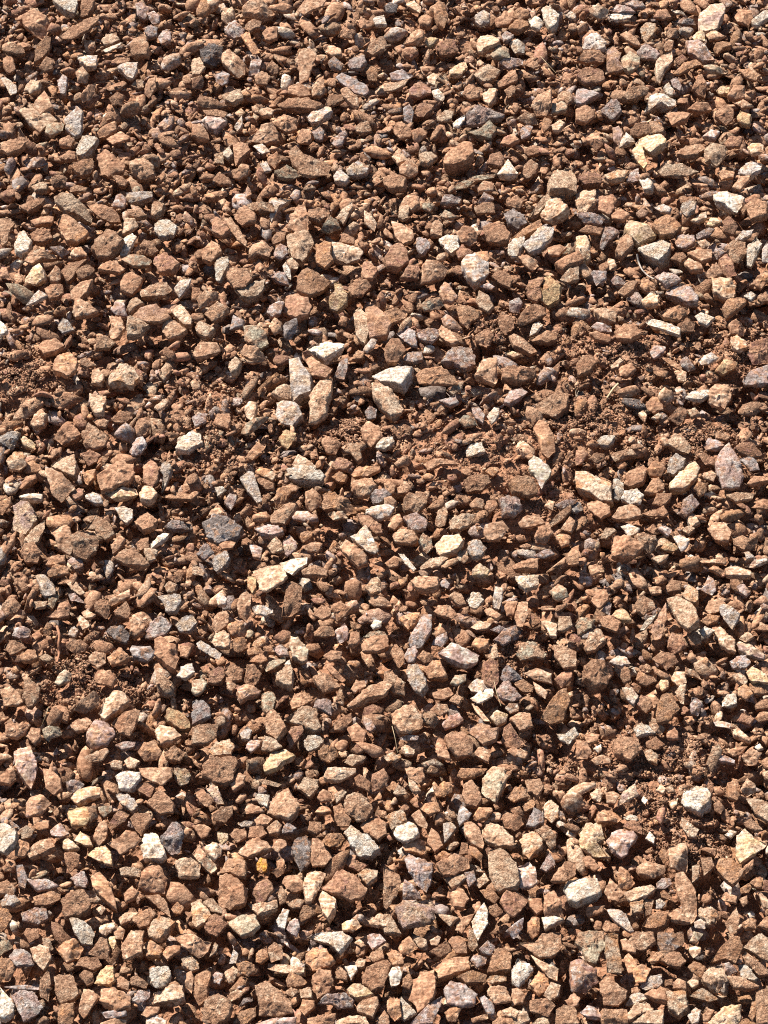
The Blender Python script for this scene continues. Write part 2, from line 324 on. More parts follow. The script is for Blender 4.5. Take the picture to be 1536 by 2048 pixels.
STONES = '''
CT|973,1696,998,1694,1016,1708,1033,1726,1040,1761,1033,1776,993,1784,980,1756,976,1721
PC|792,1814,806,1801,860,1798,870,1808,874,1834,856,1848,806,1856,796,1836
T|512,1974,535,1966,562,1981,585,2007,587,2027,555,2034,519,2031
P|1431,918,1442,900,1457,886,1470,903,1484,938,1487,958,1480,976,1457,973,1444,976,1434,938
B|402,1536,406,1527,422,1513,472,1512,476,1524,466,1558,449,1571,424,1564,404,1551
TR|644,1776,659,1761,684,1741,706,1748,736,1776,732,1791,702,1801,666,1786
B|820,1997,827,1961,839,1941,869,1937,872,1977,859,2007,835,2022
B|195,950,218,938,240,920,265,926,272,948,260,966,225,980,200,980
D|406,1046,429,1030,466,1040,484,1056,479,1073,439,1088,412,1073
B|442,1754,454,1750,472,1754,494,1778,489,1806,459,1818,439,1808,435,1791
C|619,845,619,800,622,785,640,760,662,758,663,780,655,800,655,830,632,848
T|1350,1776,1352,1748,1367,1744,1377,1756,1392,1781,1394,1831,1382,1848,1370,1831,1360,1801
T|1031,1884,1071,1887,1084,1867,1121,1864,1124,1894,1111,1914,1081,1919,1061,1904
W|1127,1774,1136,1761,1152,1756,1194,1761,1203,1784,1197,1791,1153,1808,1136,1801
CO|1152,946,1172,943,1224,968,1222,998,1202,1000,1182,988,1152,980
RL|1141,1921,1161,1919,1191,1941,1196,1964,1171,1987,1144,1982
T|535,1624,544,1594,562,1576,576,1578,599,1608,594,1628,579,1642,559,1634
T|402,2021,417,1994,437,1989,457,2001,465,2017,457,2037,437,2047,407,2047
Ts|576,302,592,292,604,308,634,318,663,332,656,348,629,352,602,348,584,328
B|278,1776,282,1744,302,1724,328,1734,334,1766,330,1788,302,1786
CY|1157,1666,1172,1646,1202,1648,1210,1676,1192,1686,1220,1711,1187,1714,1162,1696
TP|729,616,746,604,768,624,784,646,774,674,739,679,734,639
W|1361,1596,1372,1574,1392,1568,1414,1578,1424,1598,1420,1611,1402,1628,1372,1616
V|1152,1884,1157,1867,1207,1864,1209,1894,1191,1931,1177,1924,1167,1904
T|783,1427,798,1413,830,1412,843,1427,846,1450,823,1464,798,1462,788,1447
G|809,1716,818,1707,833,1716,866,1728,864,1761,853,1786,833,1768,818,1744
P|22,1991,40,1981,70,1984,87,2014,73,2031,47,2044,37,2021
PC|28,1504,40,1497,60,1494,75,1522,72,1551,62,1576,55,1568,32,1536
C|745,768,760,766,785,785,810,820,800,830,782,838,770,825,748,795
B|122,1801,145,1786,165,1782,180,1798,178,1821,160,1836,132,1836,122,1818
T|141,1073,160,1060,188,1060,198,1078,192,1100,172,1118,148,1108
TO|594,574,596,549,614,538,632,544,664,562,649,576,624,593,606,589
L|922,529,933,509,950,504,958,516,976,524,980,544,966,559,950,572,933,554
C|1334,1200,1357,1193,1377,1204,1394,1220,1398,1244,1377,1260,1354,1240,1342,1214
Cs|506,1143,524,1136,559,1128,576,1152,564,1164,534,1182,519,1180
T|1197,1964,1211,1947,1224,1961,1254,1981,1254,1997,1237,2011,1207,2011,1201,1987
G|889,1977,899,1961,929,1971,954,1991,949,2011,922,2014,895,2007
CY|1472,1706,1474,1671,1490,1658,1512,1678,1536,1686,1530,1696,1507,1711,1480,1726
Lb|579,722,600,720,608,735,622,752,621,780,600,788,585,800,581,760
O|1083,1434,1100,1402,1116,1382,1133,1377,1140,1404,1126,1440,1100,1447
CP|26,1013,42,1002,60,1006,75,1038,52,1068,22,1058,28,1033
V|963,1576,968,1551,983,1536,1010,1536,1014,1554,1000,1581,990,1604,973,1596,963,1586
B|724,1954,732,1936,772,1921,782,1931,775,1951,765,1977,745,1984,725,1967
T|182,492,198,472,212,456,230,464,250,482,240,496,220,514,195,509
Bb|1167,1334,1184,1320,1210,1320,1222,1350,1214,1370,1190,1377,1170,1357
CT|1096,362,1113,342,1138,332,1152,350,1152,384,1098,384
T|686,1608,694,1591,716,1587,736,1598,746,1618,734,1638,712,1641,694,1628
T|108,1954,117,1947,147,1952,160,1991,143,2002,120,2007,110,1984
PT|174,1480,175,1460,190,1440,220,1450,232,1470,215,1492,190,1497
CO|1211,1867,1237,1864,1237,1884,1244,1934,1251,1947,1214,1944,1212,1901
B|1224,1068,1252,1073,1274,1083,1287,1096,1272,1113,1247,1118,1224,1113
TO|864,1931,885,1919,939,1911,939,1937,905,1951,879,1957
TO|828,749,843,739,883,734,908,752,916,768,838,768
TO|115,442,125,425,140,432,160,449,180,466,175,474,155,484,135,482,120,462
T|1068,810,1093,800,1113,783,1136,788,1133,816,1113,836,1080,828
G|318,1676,345,1646,360,1646,370,1671,360,1706,345,1711,330,1696
B|569,1197,574,1170,584,1162,604,1167,602,1220,584,1232,564,1232,566,1214
T|92,940,105,938,125,948,151,976,140,986,122,1006,105,990,98,963
PW|877,1304,903,1287,928,1297,960,1310,953,1324,938,1334,913,1327,886,1312
W|689,1668,704,1657,722,1668,744,1678,759,1696,742,1711,716,1711,702,1691
CY|1338,966,1352,953,1377,923,1390,920,1400,938,1392,958,1372,980,1340,980
Bb|889,1472,903,1463,926,1462,948,1487,943,1510,916,1514,898,1494
P|1213,1681,1224,1666,1242,1661,1267,1665,1273,1676,1260,1696,1257,1708,1242,1716,1224,1701
C|574,476,592,468,619,466,626,479,624,494,604,522,584,514,575,494
TG|1314,1864,1367,1864,1371,1884,1341,1907,1317,1914
O|1312,1427,1322,1392,1344,1377,1352,1402,1362,1417,1337,1444,1317,1447
TO|1016,968,1033,950,1056,950,1076,966,1076,988,1056,996,1026,988
B|45,32,68,22,95,35,99,60,85,80,75,75,45,50
T|347,1871,373,1864,393,1874,420,1884,417,1904,397,1916,367,1894
B|1224,1477,1252,1470,1277,1477,1282,1502,1260,1520,1232,1507
R|569,616,572,594,592,588,616,596,624,609,616,629,592,636,566,626
T|840,569,843,532,853,519,876,522,898,536,890,554,868,564
TO|1066,856,1078,840,1093,846,1110,876,1110,903,1096,916,1083,906,1078,880
C|570,1437,596,1417,609,1414,634,1424,642,1457,629,1462,594,1447
W|614,1874,642,1864,685,1864,707,1877,679,1907,655,1887
C|968,1658,980,1646,1008,1656,1026,1674,1030,1691,993,1691,970,1684
T|1512,1984,1536,1974,1544,2051,1514,2051
Bb|884,310,903,296,928,282,946,288,948,308,933,322,908,328,886,325
T|768,1734,788,1741,803,1761,793,1794,773,1818,768,1814
T|1337,1691,1372,1686,1377,1711,1374,1748,1342,1736,1337,1711
R|999,1801,1013,1781,1046,1788,1058,1801,1038,1826,1026,1836,1008,1821
CY|1417,2044,1444,2016,1481,2011,1484,2034,1474,2051,1417,2051
D|584,1696,589,1678,614,1671,622,1686,619,1726,602,1746,592,1726
P|933,225,953,212,976,220,1010,232,1008,240,980,240,968,250,943,248,923,250
W|282,1691,290,1666,305,1661,318,1676,332,1706,325,1714,285,1716
G|818,1277,833,1250,846,1227,863,1232,863,1262,843,1294,818,1292
C|108,396,125,388,145,394,170,414,186,436,182,444,160,434,130,422,112,406
C|1487,1894,1504,1874,1524,1866,1536,1874,1544,1924,1524,1921,1504,1904
O|1431,1734,1442,1718,1460,1714,1480,1736,1492,1736,1482,1756,1464,1770,1440,1751
P|882,724,903,696,943,699,953,729,928,739,906,726
CP|1397,45,1400,28,1422,12,1447,9,1451,28,1434,52,1417,59,1398,59
L|549,828,554,806,574,802,596,808,604,830,584,850,562,846
O|645,988,669,986,699,1000,712,1023,696,1030,666,1018,646,1020
B|221,1447,240,1430,270,1420,280,1424,272,1452,260,1477,240,1467
T|244,1891,262,1861,288,1864,285,1906,250,1920,245,1911
V|456,1846,476,1834,506,1828,522,1851,504,1868,484,1874,462,1858
TP|265,632,282,616,312,609,332,622,344,636,322,645,295,646,268,636
C|605,1768,616,1744,636,1741,652,1748,642,1774,622,1806,612,1804
O|975,1937,992,1901,1009,1891,1024,1907,1022,1941,992,1946,975,1944
TO|181,1756,198,1741,215,1761,230,1796,235,1824,215,1806,185,1776
O|1421,1924,1437,1901,1461,1874,1481,1874,1486,1897,1471,1924,1451,1917
B|624,1951,639,1939,662,1941,667,1964,659,1984,635,1997,624,1977
TO|202,1979,227,1977,260,1994,263,2014,233,2021,203,2001
Bb|308,1282,322,1277,350,1292,358,1314,350,1337,332,1327,310,1307
C|293,2007,307,1984,350,1971,365,1971,367,1994,350,2004,320,2007
L|1047,492,1066,469,1086,450,1108,453,1103,476,1080,499,1058,506
C|199,1424,212,1397,228,1384,248,1388,261,1404,238,1422,208,1438
O|612,1907,632,1892,652,1901,670,1924,659,1934,625,1939,612,1924
CO|295,1868,315,1831,332,1834,352,1840,328,1878,320,1886,298,1878
O|1302,452,1322,434,1337,426,1352,439,1364,456,1347,472,1322,474
B|196,312,212,302,235,318,250,328,248,342,215,352,200,348
Ts|592,125,599,105,619,96,633,108,629,125,616,160,599,168,599,140
B|1000,739,1028,732,1068,742,1073,756,1043,768,1006,759
Cs|36,221,65,215,82,230,100,225,115,240,92,250,80,265,68,255,52,238
B|872,1728,908,1711,938,1716,940,1736,908,1748,886,1748
WL|744,750,755,748,800,738,828,738,825,750,806,775,780,765,760,762
B|215,1686,240,1674,252,1661,270,1664,284,1681,270,1696,242,1708
T|694,1412,724,1384,746,1370,768,1360,784,1370,769,1392,734,1397,702,1417
T|164,863,178,848,198,860,218,880,212,893,190,900,175,898
CY|1247,456,1262,439,1292,449,1317,469,1292,476,1277,486,1260,476
TP|933,1460,936,1447,966,1447,983,1454,980,1467,998,1457,993,1480,966,1490,948,1474
T|100,1060,125,1048,140,1056,148,1093,140,1110,118,1100,110,1073
C|1404,1954,1421,1932,1444,1931,1452,1944,1447,1971,1437,1986,1407,1964
T|384,1454,406,1451,436,1450,434,1472,416,1490,384,1487
TO|104,726,122,706,140,702,155,724,150,744,135,754,108,739
C|662,502,664,486,694,490,728,504,719,519,694,526,666,514
T|574,459,582,432,596,406,609,412,616,429,616,459,596,465
TO|387,1991,390,1954,410,1936,422,1944,413,1997,397,2011
TB|719,1651,734,1636,752,1634,774,1646,774,1668,756,1681,729,1664
R|770,516,780,494,800,485,813,499,818,524,800,536,776,532
CO|1424,556,1440,552,1464,556,1472,574,1467,592,1450,599,1427,586
T|278,1536,345,1536,345,1554,325,1571,298,1561,282,1551
CO|1039,1681,1046,1666,1068,1664,1086,1676,1083,1696,1058,1718,1048,1706
TO|1202,2019,1254,2019,1257,2051,1204,2051
L|812,1342,816,1327,836,1332,853,1357,854,1372,843,1390,830,1384,818,1362
TP|51,1611,58,1594,80,1587,92,1598,102,1608,82,1631,50,1634
T|498,275,524,252,544,246,558,265,554,282,534,290,504,282
W|612,696,629,686,664,685,688,692,689,699,659,716,649,722,629,706
RB|1494,709,1502,689,1536,676,1536,726,1507,729
VL|1057,923,1066,908,1078,916,1103,940,1100,950,1083,976,1073,958,1058,938
T|228,1116,245,1098,270,1098,298,1130,288,1138,248,1128
T|258,325,275,310,288,312,305,332,310,355,282,358,265,342
V|486,652,514,650,532,664,536,686,522,696,492,684
C|349,1726,368,1718,384,1716,400,1726,400,1754,360,1756
G|820,2047,845,2021,865,2001,885,1991,882,2011,865,2047
C|706,619,719,612,739,634,739,659,729,684,712,669
PW|1033,1734,1058,1724,1070,1734,1076,1766,1063,1774,1040,1774
B|966,456,980,449,1008,450,1020,466,1018,484,998,486,973,482
TR|604,704,616,699,636,724,664,736,654,759,624,752
T|443,110,459,98,472,110,492,130,489,148,476,154,459,142,446,130
T|170,1056,192,1030,220,1046,232,1070,212,1084,198,1073,192,1060
Wb|1276,496,1302,486,1322,476,1340,486,1337,506,1317,519,1290,509
WL|1024,1941,1036,1914,1054,1921,1067,1944,1037,1974,1024,1964
T|484,18,504,2,519,0,534,10,559,18,544,30,514,35,489,28
T|530,1444,534,1427,546,1418,559,1430,574,1457,552,1476,532,1464
O|110,1894,127,1882,150,1881,167,1897,157,1917,133,1924,123,1911
TO|440,1746,449,1726,462,1714,484,1718,494,1726,492,1758,476,1756,459,1746
B|1087,1786,1108,1782,1123,1804,1126,1834,1090,1831
B|294,1608,320,1578,338,1596,349,1608,345,1624,320,1628
T|1112,2021,1127,2011,1151,2014,1157,2051,1111,2051
CO|1334,1987,1371,1984,1376,2017,1357,2034,1334,2014
B|622,1696,624,1678,642,1681,652,1698,664,1716,649,1731,624,1731
T|1108,1292,1128,1292,1152,1302,1152,1332,1126,1337,1108,1312
B|240,564,250,544,265,544,285,559,280,579,265,592,242,584
P|292,1260,300,1244,322,1232,345,1250,332,1270,312,1277,295,1277
W|140,1838,152,1836,175,1848,189,1864,185,1888,162,1886,148,1864
B|1032,642,1046,622,1070,608,1090,614,1093,629,1068,644,1040,653
B|453,544,466,534,494,539,504,556,492,574,469,576,456,562
C|99,930,120,914,148,908,154,928,151,956,130,948
W|0,1646,15,1648,35,1664,32,1684,10,1706,0,1706
T|676,1090,692,1080,716,1096,736,1116,736,1128,716,1133,699,1118
T|1417,786,1430,768,1457,770,1462,793,1450,816,1424,806
P|998,1000,1018,990,1040,998,1046,1018,1030,1036,1008,1033
CO|218,759,240,734,265,734,278,752,265,768,220,768
YO|135,1616,175,1612,182,1636,175,1651,148,1654,138,1638
R|285,928,300,916,320,936,318,963,305,978,288,966
W|702,1073,716,1063,732,1052,742,1066,756,1100,752,1110,734,1103
Bs|118,71,140,54,175,38,200,31,198,40,175,62,140,78,122,76
T|474,1704,492,1684,514,1676,534,1684,542,1696,496,1716
T|950,752,963,722,993,719,996,759,990,766
C|1492,1596,1512,1596,1536,1606,1552,1621,1537,1644,1510,1628
B|556,212,579,199,619,199,646,208,634,220,596,220,564,220
R|505,1784,512,1761,526,1756,544,1764,549,1781,532,1801,512,1806
T|806,1003,818,986,838,984,856,993,853,1010,833,1026,810,1020
V|1034,1314,1038,1292,1068,1282,1093,1307,1086,1314,1040,1321
YO|1082,602,1086,574,1078,564,1100,556,1123,579,1118,596,1096,609
D|400,100,416,88,446,95,444,120,432,132,406,125
T|1257,1881,1271,1864,1307,1864,1312,1884,1287,1901,1267,1897
R|1152,152,1174,135,1207,140,1210,160,1192,170,1167,170
B|923,1594,928,1571,943,1561,958,1576,964,1598,953,1614,933,1611
Rb|967,1324,978,1318,997,1320,997,1364,988,1377,968,1362
YC|526,1530,546,1502,569,1498,592,1512,569,1522,554,1536,529,1542
L|129,240,155,215,166,225,162,268,150,274,132,260
W|350,900,360,876,384,863,400,866,405,883,375,906
CO|870,1093,888,1073,918,1072,928,1083,916,1100,878,1110
T|768,1342,783,1340,810,1367,810,1392,788,1387,768,1367
R|1003,1480,1008,1457,1020,1447,1036,1472,1053,1482,1033,1500,1013,1497
W|787,1668,793,1654,816,1646,833,1651,840,1668,830,1678,808,1686,793,1678
G|1331,586,1344,570,1370,572,1397,592,1397,604,1372,606,1352,594
Ws|943,1844,958,1818,968,1806,976,1824,976,1846,956,1881,948,1868
C|1079,432,1098,402,1123,399,1138,419,1118,432,1100,439,1088,436
TB|926,966,943,948,976,950,983,966,963,980,933,983
T|262,1262,265,1227,288,1223,305,1240,290,1264,272,1272
T|262,92,275,62,288,65,300,100,295,112,265,115
Gs|672,155,684,146,706,155,734,170,739,182,729,191,709,185,684,168
T|968,1068,970,1050,1006,1040,1018,1056,1003,1076,976,1083
B|722,1294,726,1280,746,1272,774,1272,779,1292,754,1302,724,1304
B|1100,1764,1118,1736,1136,1721,1152,1724,1152,1751,1123,1766
Cs|1314,342,1332,328,1364,328,1398,342,1377,350,1327,352
R|305,524,310,512,332,506,352,519,360,529,345,544,318,542
B|106,876,125,853,145,846,162,868,150,880,125,890
C|60,1897,80,1889,97,1894,103,1914,87,1942,67,1921
B|1247,968,1257,940,1287,926,1294,938,1287,966,1257,973
O|632,494,649,483,663,486,662,512,669,522,649,536,632,526
B|1490,412,1512,399,1536,409,1536,434,1502,442
T|280,584,300,572,332,562,345,579,332,592,295,596,282,596
G|384,1402,406,1400,419,1414,422,1432,399,1444,384,1450
B|768,699,783,679,798,676,813,699,796,722,776,722
WG|230,1554,245,1544,278,1542,280,1556,262,1581,240,1578
L|480,958,494,943,506,943,519,980,524,1000,514,1006,496,983
T|325,642,335,636,358,646,375,662,360,674,338,679,325,664
TO|842,1337,860,1322,880,1322,896,1354,886,1360,858,1357
TO|275,1502,288,1487,308,1480,325,1504,315,1520,288,1522
W|298,1944,307,1937,337,1934,343,1954,333,1971,313,1974,302,1967
W|1427,394,1452,386,1490,396,1482,414,1474,424,1450,412,1432,406
G|1487,756,1502,742,1536,729,1536,768,1490,768
P|1371,85,1392,80,1410,92,1430,118,1404,120,1377,108
T|45,1394,50,1367,65,1364,80,1377,78,1400,65,1417,55,1417
YO|328,1434,338,1413,355,1417,378,1440,380,1454,360,1458,340,1444
T|474,1214,479,1192,492,1177,502,1192,502,1227,494,1247,479,1234
B|1059,2001,1091,1996,1111,2011,1097,2034,1061,2024
T|157,2021,167,1977,187,1981,197,1997,180,2021,167,2037
T|148,1420,160,1402,185,1384,202,1390,198,1412,170,1428
B|85,1536,105,1541,122,1558,124,1578,108,1591,92,1578
C|1264,2047,1291,2024,1327,2019,1327,2051
R|408,1854,422,1828,439,1831,458,1848,434,1874,412,1861
C|1152,409,1152,384,1192,384,1190,409,1172,424,1157,422
T|0,1377,20,1372,40,1387,48,1407,35,1414,8,1410
T|1274,1734,1287,1724,1297,1726,1332,1734,1327,1751,1300,1758,1277,1748
B|170,404,205,412,225,416,235,429,240,442,220,444,195,434
B|722,856,734,843,759,856,766,873,742,893,726,878
O|913,616,928,612,958,622,960,634,943,644,936,659,920,649
TP|1213,98,1224,92,1242,108,1237,125,1250,140,1234,148,1217,145,1214,128
C|646,1554,654,1536,712,1536,712,1546,679,1562,654,1561
O|117,2011,123,2006,147,2006,148,2037,143,2051,117,2051
CY|1271,285,1284,276,1324,270,1332,280,1330,290,1312,302,1300,306,1287,292,1274,292
G|988,1280,1010,1257,1033,1250,1046,1260,1038,1277,1006,1291
T|1063,215,1076,192,1103,182,1103,208,1093,230,1073,230
P|635,2007,655,1989,689,1987,709,2001,705,2014,679,2017,655,2002
YC|659,599,676,584,666,562,682,566,696,592,694,606,674,622,660,619
CY|1152,476,1172,474,1181,489,1180,514,1167,526,1152,526
O|1284,1851,1294,1834,1322,1821,1337,1824,1332,1851,1312,1858,1292,1856
CO|384,1814,399,1801,416,1818,422,1831,409,1844,392,1854,384,1848
T|702,968,719,958,742,959,756,973,739,988,716,993,704,980
C|308,1462,318,1450,342,1454,362,1470,345,1482,322,1490
B|898,1781,910,1770,926,1774,938,1798,928,1818,908,1814
T|928,1648,943,1644,960,1658,968,1686,966,1696,943,1686,928,1666
T|822,1164,836,1152,876,1152,876,1172,856,1182,830,1177
P|17,1914,30,1899,50,1901,60,1907,70,1931,33,1934
W|0,1974,13,1987,30,2011,27,2027,10,2039,0,2037
T|144,622,150,596,165,599,180,609,198,624,175,632,150,634
T|1450,494,1464,484,1492,484,1490,512,1477,526,1462,522,1457,504
TP|1300,1262,1312,1240,1332,1204,1334,1240,1322,1277,1310,1280
T|974,1987,979,1971,1012,1974,1024,2001,989,2007
T|1414,1058,1430,1043,1452,1046,1462,1063,1457,1080,1430,1078
P|42,1827,68,1816,92,1818,96,1836,75,1848,45,1841
C|1408,300,1427,290,1450,295,1451,312,1434,332,1417,318,1410,325
C|1310,130,1324,110,1344,98,1346,120,1332,142,1320,165,1312,150
T|1168,1287,1184,1260,1202,1260,1212,1282,1190,1300,1174,1303
Cb|638,1801,645,1782,659,1788,672,1798,669,1818,656,1841,646,1828
B|1110,534,1126,516,1158,502,1168,519,1128,546
TO|66,1794,100,1781,122,1786,122,1798,100,1811,70,1811
VC|579,1292,582,1274,596,1277,616,1300,614,1322,602,1324,586,1312
RO|1052,579,1058,562,1076,552,1090,554,1080,574,1083,596,1073,604,1058,596
B|1003,1631,1010,1621,1043,1634,1048,1648,1030,1664,1010,1656
T|1267,1073,1287,1066,1312,1073,1317,1090,1300,1108,1284,1096
O|768,624,793,616,816,622,813,634,786,649,768,656
R|1467,896,1484,884,1507,886,1527,910,1507,918,1480,908
YC|176,1708,190,1694,212,1691,222,1706,225,1731,210,1728,185,1716
B|185,1354,195,1340,222,1342,235,1360,225,1377,195,1367
LC|1214,1821,1234,1818,1252,1828,1267,1861,1260,1866,1237,1851,1220,1834
TO|1464,1073,1484,1070,1497,1078,1517,1070,1512,1100,1490,1103,1470,1090
CO|419,1502,434,1484,459,1477,469,1494,462,1510,424,1512
B|40,1106,48,1090,70,1088,84,1106,75,1126,50,1123
B|260,1638,270,1628,300,1627,305,1638,282,1671,268,1656
B|1174,1006,1194,1000,1220,1013,1222,1028,1202,1040,1177,1020
T|1224,1033,1237,1016,1262,1008,1280,1020,1282,1033,1257,1038,1232,1038
B|913,466,926,454,943,454,956,469,953,484,936,494,920,484
T|540,1033,559,1020,579,1007,592,1010,589,1023,569,1046,544,1048
T|177,1907,200,1876,213,1879,220,1901,217,1919,197,1917
T|479,696,496,692,514,694,539,722,512,726,484,709
TO|1317,624,1332,616,1377,614,1380,626,1357,642,1327,634
C|1424,1257,1440,1256,1470,1280,1472,1302,1457,1300,1442,1294,1434,1274
T|626,1357,649,1347,666,1354,682,1372,662,1377,646,1384,634,1372
T|714,2014,725,2001,755,1994,759,2007,745,2034,715,2024
Wb|1291,218,1300,190,1320,185,1352,198,1353,210,1337,215,1322,205,1302,210,1293,222
P|992,1382,1008,1364,1020,1367,1033,1384,1046,1394,1023,1402,1000,1397
O|1444,619,1457,596,1484,594,1494,604,1474,622,1452,636
B|1230,662,1247,649,1274,654,1282,669,1260,682,1234,676
T|408,629,424,612,436,604,459,619,446,636,426,646
B|1304,1317,1322,1302,1347,1307,1357,1324,1332,1340
YO|188,1967,197,1947,213,1931,227,1931,230,1961,220,1971
P|806,1033,833,1026,856,1040,853,1058,823,1060
C|470,580,494,575,509,564,532,559,526,579,514,592,494,596,479,589
T|386,704,399,686,434,686,442,702,416,712,392,714
B|466,432,489,412,514,432,512,446,484,452
R|1197,392,1227,389,1230,419,1220,432,1197,422
L|732,1026,744,1013,774,1006,789,1018,779,1033,754,1038
T|54,1708,68,1691,100,1672,110,1694,88,1706,58,1716
R|742,1561,744,1548,768,1538,779,1556,769,1576,744,1584
CT|898,1043,923,1028,953,1028,943,1046,920,1060,900,1058
W|309,449,318,436,335,442,355,454,348,470,320,472,310,462
BO|141,328,155,319,185,318,190,332,180,348,162,350,148,340
B|1167,712,1152,729,1157,754,1182,742,1194,726,1182,709
D|1008,426,1028,416,1048,429,1052,449,1038,459,1018,446
D|212,1262,220,1251,245,1252,260,1272,255,1290,230,1280
T|10,1450,32,1447,60,1450,50,1470,35,1477,12,1474
B|270,1046,278,1030,295,1023,315,1040,308,1056,285,1063
Cb|550,1352,562,1342,569,1327,582,1327,586,1344,584,1372,566,1370,552,1362
L|1437,1220,1442,1210,1460,1212,1480,1227,1464,1257,1450,1244
O|806,1688,813,1681,840,1678,853,1684,850,1706,843,1710,808,1701
TO|265,1836,282,1824,300,1814,311,1826,298,1851,278,1858
G|793,666,813,649,830,662,836,696,823,694,806,682
TB|768,358,783,344,813,355,806,375,780,380,768,370
TV|45,519,60,502,82,499,110,509,114,516,82,519,65,529
CY|208,986,225,977,250,974,272,977,276,988,250,996,225,998
B|492,1347,494,1330,506,1327,524,1347,519,1362,504,1374,486,1364
CO|141,1596,155,1581,180,1574,200,1575,200,1588,172,1598,155,1608
T|496,519,504,484,524,482,544,496,539,514,514,509
O|1061,1971,1077,1942,1097,1954,1097,1977,1077,1991
V|384,1706,396,1691,412,1711,426,1721,434,1736,422,1746,399,1726
W|152,298,165,274,180,274,198,280,188,295,170,312,154,310
T|783,444,803,449,826,462,828,476,806,486,790,472
V|929,260,956,260,980,240,993,252,983,278,958,275,938,265
T|784,1070,800,1056,830,1066,836,1083,823,1088,790,1083
T|1019,1440,1038,1426,1060,1427,1066,1452,1040,1462
W|29,489,36,469,46,462,65,484,58,502,42,509,30,502
B|544,240,566,232,594,240,592,258,574,265,549,252
C|181,790,198,787,212,792,210,806,205,830,190,830,182,818,180,800
Ws|558,1126,584,1118,614,1114,614,1126,596,1138,584,1150,572,1143
T|1070,1661,1093,1650,1113,1671,1110,1698,1100,1701,1088,1678
D|260,1302,265,1292,300,1292,312,1307,295,1320,265,1314
O|0,1919,20,1919,30,1936,20,1961,0,1964
B|1324,1921,1337,1901,1361,1904,1372,1924,1361,1934,1337,1931
W|429,524,439,514,456,513,459,529,446,554,444,566,432,562
C|585,928,596,909,609,916,634,933,632,940,596,947
B|1152,120,1167,102,1197,102,1212,115,1207,125,1172,125
C|954,92,960,72,976,70,998,78,1000,88,983,95,968,100,963,108,956,108
L|316,1194,335,1190,360,1188,362,1204,350,1222,332,1222,325,1204
CT|595,1576,609,1554,636,1558,634,1576,619,1595,599,1581
B|615,2037,645,2031,672,2027,669,2051,615,2051
T|1231,504,1240,476,1252,462,1262,476,1267,492,1242,516
OT|914,1954,942,1942,975,1949,969,1964,932,1969
T|1208,1784,1220,1758,1234,1771,1250,1788,1237,1804,1217,1798
CO|12,920,28,903,45,906,54,928,38,940,18,936
T|1270,1204,1287,1192,1307,1200,1312,1217,1287,1230,1272,1220
C|255,669,254,636,275,639,299,654,282,669
TO|774,2007,779,1991,799,1997,802,2031,789,2042,775,2027
V|523,1387,546,1380,552,1397,546,1422,532,1431,524,1414
OT|859,18,876,5,893,12,896,38,888,55,876,45,868,28
P|512,2046,545,2037,594,2034,592,2051,512,2051
C|493,1806,509,1808,534,1801,554,1798,554,1814,519,1831
T|1242,195,1257,178,1287,168,1298,175,1294,188,1272,198,1252,200
P|50,1754,65,1761,88,1758,100,1761,120,1774,100,1781,75,1784,66,1774
W|1494,494,1512,472,1524,489,1512,514,1502,532,1493,529
CY|692,1977,705,1967,722,1967,749,1989,732,1994,709,1997
B|1152,218,1170,210,1190,220,1190,232,1172,248,1152,240
T|1454,1954,1477,1952,1517,1974,1507,1981,1467,1977
R|1336,1290,1342,1267,1364,1264,1372,1294,1350,1307
GP|1202,220,1222,198,1240,205,1242,225,1227,240,1210,230
T|66,212,88,180,100,198,105,215,80,228,70,222
O|636,1502,649,1490,674,1494,676,1512,659,1527,642,1520
CT|1247,1786,1277,1776,1300,1774,1312,1781,1292,1796,1262,1801
W|1083,22,1093,12,1108,18,1118,30,1113,50,1100,60,1090,45
RP|817,180,840,160,860,172,864,185,838,195,820,192
P|405,242,416,234,442,234,455,242,434,268,419,260
T|798,335,818,316,838,328,836,345,818,355,800,348
Cs|535,1937,535,1926,579,1931,609,1934,609,1944,565,1947
TO|467,2044,483,2021,510,2016,513,2031,490,2051,467,2051
B|5,288,22,278,52,285,45,300,15,310,2,300
B|1070,1073,1078,1053,1096,1046,1106,1066,1093,1088,1073,1086
TO|68,125,72,95,92,74,102,75,100,100,85,118,72,126
T|0,436,15,434,30,444,20,459,15,479,5,489,0,484
T|1486,1914,1491,1902,1536,1941,1536,1951,1517,1951,1494,1927
T|394,596,409,583,434,584,439,596,422,609,399,619
G|1152,180,1167,175,1202,188,1180,198,1167,210,1152,208
C|1254,2031,1271,2007,1291,2002,1307,2017,1277,2031,1257,2044
C|48,1080,68,1056,90,1038,90,1056,75,1086,58,1090
W|1242,998,1250,983,1274,978,1287,990,1282,1008,1260,1010
O|1492,1370,1514,1363,1542,1364,1547,1382,1510,1390
TO|666,1614,682,1608,702,1641,699,1651,676,1651,669,1634
R|95,1232,115,1220,118,1202,135,1197,142,1214,138,1232,115,1238
B|122,544,130,532,155,522,175,516,160,534,148,554,135,564
W|1292,644,1302,636,1327,644,1360,656,1361,672,1312,654,1300,654
C|1056,434,1068,416,1096,384,1123,384,1128,396,1100,399,1076,426
T|423,1252,434,1224,452,1220,459,1232,454,1252,432,1264
CP|1473,1287,1480,1282,1502,1292,1530,1312,1527,1320,1492,1312,1477,1300
C|1332,888,1350,870,1367,876,1384,896,1377,906,1350,898
L|350,1250,370,1232,384,1227,395,1242,380,1262,358,1264
CO|1396,1818,1420,1814,1437,1828,1434,1846,1417,1851,1397,1828
C|948,148,958,135,976,131,1000,145,993,155,966,161,953,155
CY|49,559,65,539,80,528,88,539,91,556,72,569,52,564
